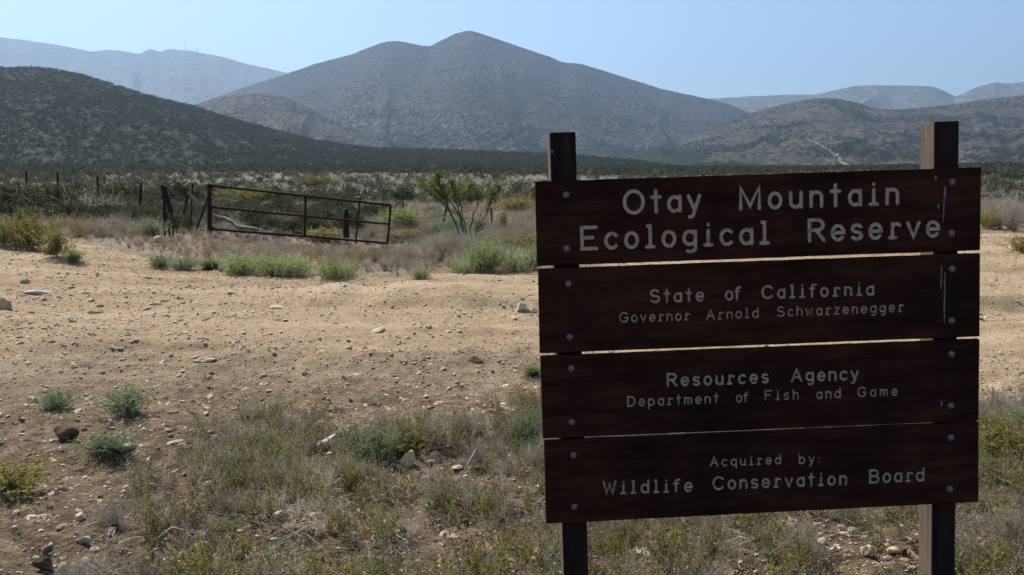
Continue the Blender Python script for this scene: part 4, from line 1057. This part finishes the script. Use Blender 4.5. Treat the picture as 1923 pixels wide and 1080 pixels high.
# loose stones one can pick out, each an object
def vis_ok(u, v): return not (1003 < u < 1846 and 314 < v < 984)
def stones():
    zones = [(60, (-5, 560), (500, 640), 'pale stone lying loose on the stony bank side of the road', 'stones scattered on the upper left road'),
             (80, (-5, 1000), (560, 790), 'small stone lying loose on the open dirt road', 'stones scattered on the open road'),
             (90, (-5, 560), (770, 1080), 'small stone on the dark cloddy soil at bottom left', 'stones scattered on the near soil'),
             (40, (560, 1010), (790, 900), 'small stone among the weeds by the near road edge', 'stones among the near weeds'),
             (30, (1100, 1923), (950, 1078), 'small stone in the weeds beneath the sign', 'stones beneath the sign')]
    rnd = random.Random(4)
    for n, (u0, u1), (v0, v1), lab, grp in zones:
        k = 0
        while k < n:
            u, v = rnd.uniform(u0, u1), rnd.uniform(v0, v1)
            if not vis_ok(u, v): continue
            if lab.startswith('pale') and v < 470 + u * 0.13: continue
            k += 1; p = on_ground(u, v); kk = p.y / F
            s = min(34, 6 + 4.5 * rnd.paretovariate(2.2)) * kk * (1.25 if v > 780 else 1)
            o = link('stone', ME['rock%d' % rnd.randrange(7)]); o.location = p + Vector((0, 0, s * 0.02))
            o.scale = (s * rnd.uniform(.9, 1.3), s * rnd.uniform(.7, 1.1), s * rnd.uniform(.5, 1.0)); o.rotation_euler = (rnd.gauss(0, .15), rnd.gauss(0, .15), rnd.random() * 6.28)
            tag(o, lab, 'stone', grp)
stones()

# bleached sticks in the near weeds
STK = [([(0, 0), (14, -30), (26, -58)], 868, 900, 'forked pale stick standing up from the weeds right of the mossy rock'),
       ([(0, 0), (22, 10), (34, 30)], 620, 922, 'curved white stick lying in the middle weeds'),
       ([(0, 0), (-6, 24), (2, 44), (14, 52)], 702, 1022, 'hooked white stick at the bottom centre'),
       ([(0, 0), (30, 18), (48, 40)], 505, 822, 'long thin pale stick at the near road edge'),
       ([(0, 0), (8, 22), (20, 36)], 350, 1024, 'bright bent stick low at the bottom left centre'),
       ([(0, 0), (2, 30), (0, 50)], 212, 1020, 'upright pale stick in the bottom left soil'),
       ([(0, 0), (24, -12), (44, -18)], 220, 1040, 'pale twig lying beside the upright stick'),
       ([(0, 0), (16, -10), (24, -26)], 168, 1000, 'short pale twig above the white stone chip'),
       ([(0, 0), (6, -22), (10, -38)], 376, 918, 'short white stick in the olive weeds left of centre'),
       ([(0, 0), (26, 8), (50, 22)], 716, 944, 'thin straight pale stick under the dark hollow'),
       ([(0, 0), (-14, 26), (-22, 50)], 762, 1028, 'forked pale twig right of the hooked stick'),
       ([(0, 0), (22, 6), (40, 14)], 1366, 1040, 'pale curved stick beneath the sign'),
       ([(0, 0), (28, 4), (70, -12)], 300, 1022, 'long bleached branch lying over the dark hollow at the bottom'),
       ([(0, 0), (-4, 20), (4, 34)], 596, 1000, 'small white stick among bottom centre weeds')]
for px, u, v, lab in STK:
    p0 = on_ground(u, v); k = p0.y / F; P = []
    for i, (a, b) in enumerate(px):
        P.append(p0 + Vector((a * k, random.uniform(-.03, .03) - b * k * 0.3, 0.03 - b * k * 0.75 + (0.06 if b > 0 else 0))))
    mz = min(gz(q.x, q.y) + 0.012 - q.z for q in P)
    P = [Vector((q.x, q.y, max(q.z, gz(q.x, q.y) + 0.015))) for q in P]
    CLEAR.append((P[1].x, P[1].y))
    stick_thing('dry_stick', P, 0.0038, 0.002, 'stick', lab, 'stick', 'bleached sticks in the weeds', 5, 0.003)

# ------------------------------------------------------------------ masses
def samp(n, amax, r0, r1, pw=1.0):
    a = rng.uniform(-amax, amax, n); t = rng.random(n); r = (r0 ** pw + (r1 ** pw - r0 ** pw) * t) ** (1 / pw)
    return r * np.sin(a), r * np.cos(a)
def uv_of(x, y, z=None):
    z = ground_h(x, y) if z is None else z
    zz = z - EYE; Fd = y * _c - zz * _s; U = y * _s + zz * _c
    return CX + F * x / Fd, CY - F * U / Fd
def add_mass(name, label, cat, prefix, X, Y, keep, S, **kw):
    k = keep; S = np.asarray(S)
    S = S[k] if S.ndim else S
    return scatter(name, label, cat, prefix, X[k], Y[k], S, **kw)
A0 = math.radians(39)
# gravel on the road and the near soil
x, y = samp(115000, A0, 2.2, 30, 1.1); m, b = road_masks(x, y)
pat = fbm(x * 0.5, y * 1.1, 4, 90)
keep = (b < 0.5) & (rng.random(len(x)) < np.clip(0.6 + pat * 0.9 + 0.45 * (x < -3.5), 0.12, 1))
add_mass('gravel', 'loose gravel and pebbles strewn over the dirt road', 'gravel', 'peb', x, y, keep, 0.010 + 0.014 * rng.pareto(2.6, len(x)).clip(0, 5) + 0.0008 * np.hypot(x, y), tilt=.3, n=7, zoff=0.001)
x, y = samp(48000, A0, 2.2, 14, 1.25); m, b = road_masks(x, y)
keep = (b < 0.5) & (rng.random(len(x)) < np.clip(1.1 - m * 0.95 * sstep(5, 9, np.hypot(x, y)) + 0.5 * fbm(x * .8, y * .8, 3, 77), 0.05, 1))
add_mass('soil_clods', 'crumbly dark brown clods of soil', 'soil', 'clod', x, y, keep, 0.010 + 0.010 * rng.pareto(2.6, len(x)).clip(0, 5), tilt=.4, n=7)

# weeds of the near ground
x, y = samp(27000, math.radians(44), 1.2, 9.5, 1.6); m, b = road_masks(x, y); u_, v_ = uv_of(x, y)
soil = sstep(0.2, 0.8, m); bare = 1 - sstep(200, 420, u_ + (v_ - 850) * 0.25 + 60 * fbm(x * 2, y * 2, 2, 3)) ; bare = bare * (y > 0.5)
dens = (1 - soil) * (1 - 0.93 * bare) * np.clip(0.92 + 1.1 * fbm(x * 0.9 + 5, y * 0.9, 3, 47), 0.18, 1)
for cx_, cy_ in CLEAR: dens = dens * (1 - 0.92 * np.exp(-(((x - cx_) / 0.10) ** 2 + ((y - cy_ + 0.16) / 0.20) ** 2)))
pn = fbm(x * 1.1, y * 1.1, 3, 44); qn = fbm(x * 0.9 + 30, y * 0.9, 3, 45); rr_ = rng.random(len(x))
hh = 0.62 + 0.62 * rng.random(len(x)); near_rock = np.zeros(len(x))
sp = rng.random(len(x))
def nm(lo, hi): return (sp >= lo) & (sp < hi)
add_mass('grey_weeds', 'dry grey twiggy ground cover in the foreground', 'weeds', 'grey', x, y, nm(0, .06) & (rr_ < dens * np.clip(.55 + 1.5 * pn, 0.05, 1)), 0.17 * hh, sz=.75, tilt=.2)
add_mass('brown_weeds', 'dry brown twiggy weeds in the foreground', 'weeds', 'weedb', x, y, nm(.10, .42) & (rr_ < dens * np.clip(.6 + pn, 0.1, 1)), 0.17 * hh, tilt=.2)
add_mass('olive_weeds', 'small leafy olive weeds in the foreground', 'weeds', 'weed', x, y, nm(.42, .59) & (rr_ < dens * np.clip(.6 - 1.3 * pn, 0.08, 1)), 0.19 * hh, tilt=.2)
add_mass('yellow_weeds', 'upright yellow-green weeds in the foreground', 'weeds', 'weedy', x, y, nm(.59, .73) & (rr_ < dens * np.clip(.45 + 1.4 * qn, 0.03, 1)), 0.19 * hh, tilt=.15)
add_mass('green_weeds', 'thin grey-green weeds in the foreground', 'weeds', 'weedg', x, y, nm(.73, .82) & (rr_ < dens * np.clip(.5 - 1.2 * qn, 0.05, 1)), 0.18 * hh, tilt=.2)
add_mass('dry_tufts', 'short dry straw tufts in the foreground', 'grass', 'straw', x, y, nm(.82, 1.0) & (rr_ < dens * .75), 0.13 * hh, tilt=.2)
lx, ly = samp(2000, math.radians(44), 2.5, 8.5, 1.5); lm, lb = road_masks(lx, ly)
add_mass('dry_litter', 'fallen dry stems and twigs littering the near ground', 'litter', 'litter', lx, ly, rng.random(len(lx)) < (1 - lm) * np.clip(.5 + fbm(lx, ly, 3, 71), .08, 1), 0.22 * (0.5 + rng.random(len(lx))), tilt=.08, zoff=0.012)
# a few sprigs on the bare soil and the road margin
x, y = samp(420, math.radians(36), 4.2, 7.5, 1.3); m, b = road_masks(x, y); pn = fbm(x * .9, y * .9, 3, 61)
add_mass('sparse_weeds', 'sparse small weeds on the bare near soil', 'weeds', 'weedg', x, y, (rng.random(len(x)) < np.clip(pn * 1.5, 0, .5)) & (b < .5), 0.10 * (0.6 + rng.random(len(x))), tilt=.25)

# dry grass and brush beyond the road
x, y = samp(15000, A0, 12.5, 60, 0.9); x2, y2 = samp(13000, A0, 12.5, 30, 1.0); x = np.concatenate([x, x2]); y = np.concatenate([y, y2]); m, b = road_masks(x, y); r = np.hypot(x, y)
bush_ok = sstep(0.5, 1.0, b); pn = fbm(x / 3.2, y / 4.5, 3, 144); qn = fbm(x / 4.5 + 9, y / 6.0, 3, 145); rr_ = rng.random(len(x)); sp = rng.random(len(x))
edge_ = np.interp(np.arctan2(x, y), *FAR); edist = r - edge_
hs = 0.82 * (0.35 + 0.65 * sstep(0.2, 3.5, edist)) * (0.7 + 0.6 * rng.random(len(x)))
clear = sstep(-10, -8.6, x) * (1 - sstep(-2.6, -1.4, x)) * (1 - sstep(25, 28, y))
hs = hs * (1 - (0.38 + 0.3 * sstep(17, 20, y)) * clear)
left = 1 - sstep(-9, -4, x)
add_mass('dry_grass', 'pale dry grass along the far side of the road', 'grass', 'straw', x, y, nm(0, .34) & (rr_ < bush_ok * np.clip(.8 + 1.1 * pn, .1, 1)), 0.50 * hs, tilt=.15)
add_mass('grey_grass', 'grey dead grass beyond the road', 'grass', 'strawg', x, y, nm(.34, .58) & (rr_ < bush_ok * np.clip(.8 - pn, .1, 1)), 0.52 * hs, tilt=.15)
add_mass('grey_scrub', 'low grey twiggy scrub beyond the road', 'scrub', 'grey', x, y, nm(.58, .72) & (rr_ < bush_ok * np.clip(.6 + 1.2 * qn, .05, 1)) & (edist > 0.7), 0.62 * hs, sz=.8, tilt=.1)
add_mass('brown_scrub', 'low brown twiggy scrub beyond the road', 'scrub', 'brown', x, y, nm(.72, .82) & (rr_ < bush_ok * np.clip(.6 - 1.2 * qn, .05, 1)) & (edist > 0.7), 0.60 * hs, sz=.8, tilt=.1)
add_mass('sage_scrub', 'low grey-green scrub beyond the road', 'scrub', 'sage', x, y, nm(.82, .90) & (rr_ < bush_ok * np.clip(.30 + 1.3 * qn + .2 * left, .0, .8)) & (edist > 1.5), 0.60 * hs, sz=.8, tilt=.1)
add_mass('dark_scrub', 'dark olive scrub beyond the road at left', 'scrub', 'dark', x, y, nm(.90, 1.0) & (rr_ < bush_ok * np.clip(-.05 + 1.0 * pn + .65 * left, .0, 1)) & (edist > 4) & (r > 24), 0.95 * hs, sz=.85, tilt=.1)

# brush of the valley floor
x, y = samp(44000, A0, 50, 430, 1.5); r = np.hypot(x, y)
pn = fbm(x / 40, y / 60, 4, 244); qn = fbm(x / 25, y / 25, 3, 245); rr_ = rng.random(len(x)); sp = rng.random(len(x))
_, vv = uv_of(x, y)
base = np.clip(.20 + 1.4 * pn - .22 * sstep(-.5, -.38, x / y) * (1 - sstep(.03, .1, x / y)) * sstep(85, 130, r) * (1 - sstep(260, 330, r)) + .35 * (1 - sstep(-.55, -.30, x / y)) * (1 - sstep(150, 260, r)) + (.45 + .30 * (x > -40)) * sstep(180, 320, r), .02, 1)
sz_ = (0.8 + 1.1 * rng.random(len(x))) * (0.75 + 0.5 * sstep(60, 250, r))
add_mass('valley_brush', 'dark rounded brush dotted over the valley floor', 'brush', 'clump', x, y, nm(0, .42) & (rr_ < base), 0.85 * sz_, tilt=.1)
add_mass('olive_brush', 'olive brush dotted over the valley floor', 'brush', 'clumpo', x, y, nm(.42, .60) & (rr_ < base * .55), 0.72 * sz_, tilt=.1)
add_mass('grey_brush', 'grey brush dotted over the valley floor', 'brush', 'clumpg', x, y, nm(.60, 1.0) & (rr_ < (1 - .5 * sstep(55, 80, r)) * np.clip(.55 + qn, .05, 1) * (1 - .3 * sstep(90, 220, r))), 0.75 * sz_, tilt=.1)

x, y = samp(60000, A0, 200, 620, 1.6); r = np.hypot(x, y)
pn = fbm(x / 70, y / 45, 4, 344); kk = rng.random(len(x)) < np.clip(sstep(190, 400, r + 190 * fbm(x / 60, y / 60, 4, 350) + 50 * (x < -100)) * 1.1 + 1.0 * pn, .05, 1)
add_mass('foothill_brush', 'thick dark brush thinning out from the hill foot onto the flat', 'brush', 'tiny', x, y, kk, 1.5 * (0.6 + 0.9 * rng.random(len(x))), tilt=.1)
# scrub on the dark hill
V, Fc, bv, ho = DARK
nn = 150000
fi = rng.integers(0, len(Fc), nn)
area = np.linalg.norm(np.cross(V[Fc[:, 1]] - V[Fc[:, 0]], V[Fc[:, 3]] - V[Fc[:, 0]]), axis=1)
cs = np.cumsum(area); fi = np.searchsorted(cs, rng.random(nn) * cs[-1])
a, b = rng.random((2, nn, 1)); P = V[Fc[fi, 0]] * (1 - a) * (1 - b) + V[Fc[fi, 1]] * a * (1 - b) + V[Fc[fi, 2]] * a * b + V[Fc[fi, 3]] * (1 - a) * b
cover = fbm(P[:, 0] / 45, P[:, 1] / 45, 4, 300); ok = (cover > -0.55 + 0.2 * rng.normal(size=nn)) & (P[:, 1] < 850) & (np.abs(P[:, 0]) < P[:, 1] * 0.75)
rr_ = rng.random(nn); 
def hill_mass(name, label, prefix, k, S):
    scatter(name, label, 'scrub', prefix, P[k, 0], P[k, 1], S, Z=P[k, 2] - 0.2, tilt=.1)
hill_mass('hill_scrub', 'dense dark scrub covering the near left hill', 'tiny', ok & (rr_ < .62), 1.45 * (0.6 + 0.9 * rng.random((ok & (rr_ < .62)).sum())))
hill_mass('hill_scrub', 'paler olive scrub mixed over the near left hill', 'clumpg', ok & (rr_ > .985), 1.6 * (0.6 + 0.9 * rng.random((ok & (rr_ > .985)).sum())))
def slope_brush(key, label, n, size, ymax, seed):
    V, Fc, bv, ho = HILLS[key]; V = V[:]
    ar = np.linalg.norm(np.cross(V[Fc[:, 1]] - V[Fc[:, 0]], V[Fc[:, 3]] - V[Fc[:, 0]]), axis=1) * (V[Fc[:, 0], 1] < ymax)
    cs = np.cumsum(ar); fi = np.searchsorted(cs, rng.random(n) * cs[-1]); a, b = rng.random((2, n, 1))
    P = V[Fc[fi, 0]] * (1 - a) * (1 - b) + V[Fc[fi, 1]] * a * (1 - b) + V[Fc[fi, 2]] * a * b + V[Fc[fi, 3]] * (1 - a) * b
    k = rng.random(n) < np.clip(.35 + 1.3 * fbm(P[:, 0] / 110, P[:, 1] / 160, 4, seed), .06, 1) * (1 - .6 * sstep(.5, 1, P[:, 1] / ymax))
    scatter('slope_brush', label, 'brush', 'tiny', P[k, 0], P[k, 1], size * (.5 + 1.0 * rng.random(k.sum())), Z=P[k, 2] - .3, tilt=.1)
slope_brush('rolling brown hills on the right crossed by a pale trail', 'dark brush dotted over the brown right-hand hills', 60000, 3.2, 2250, 401)
slope_brush('rounded brown foothill left of centre in front of the mountain', 'dark brush dotted over the brown foothill', 16000, 2.8, 1850, 402)
slope_brush('main mountain with a rounded double summit at centre', 'dark brush dotted over the lower mountain slopes', 50000, 4.0, 2900, 403)
print('objects', len(SC.objects))
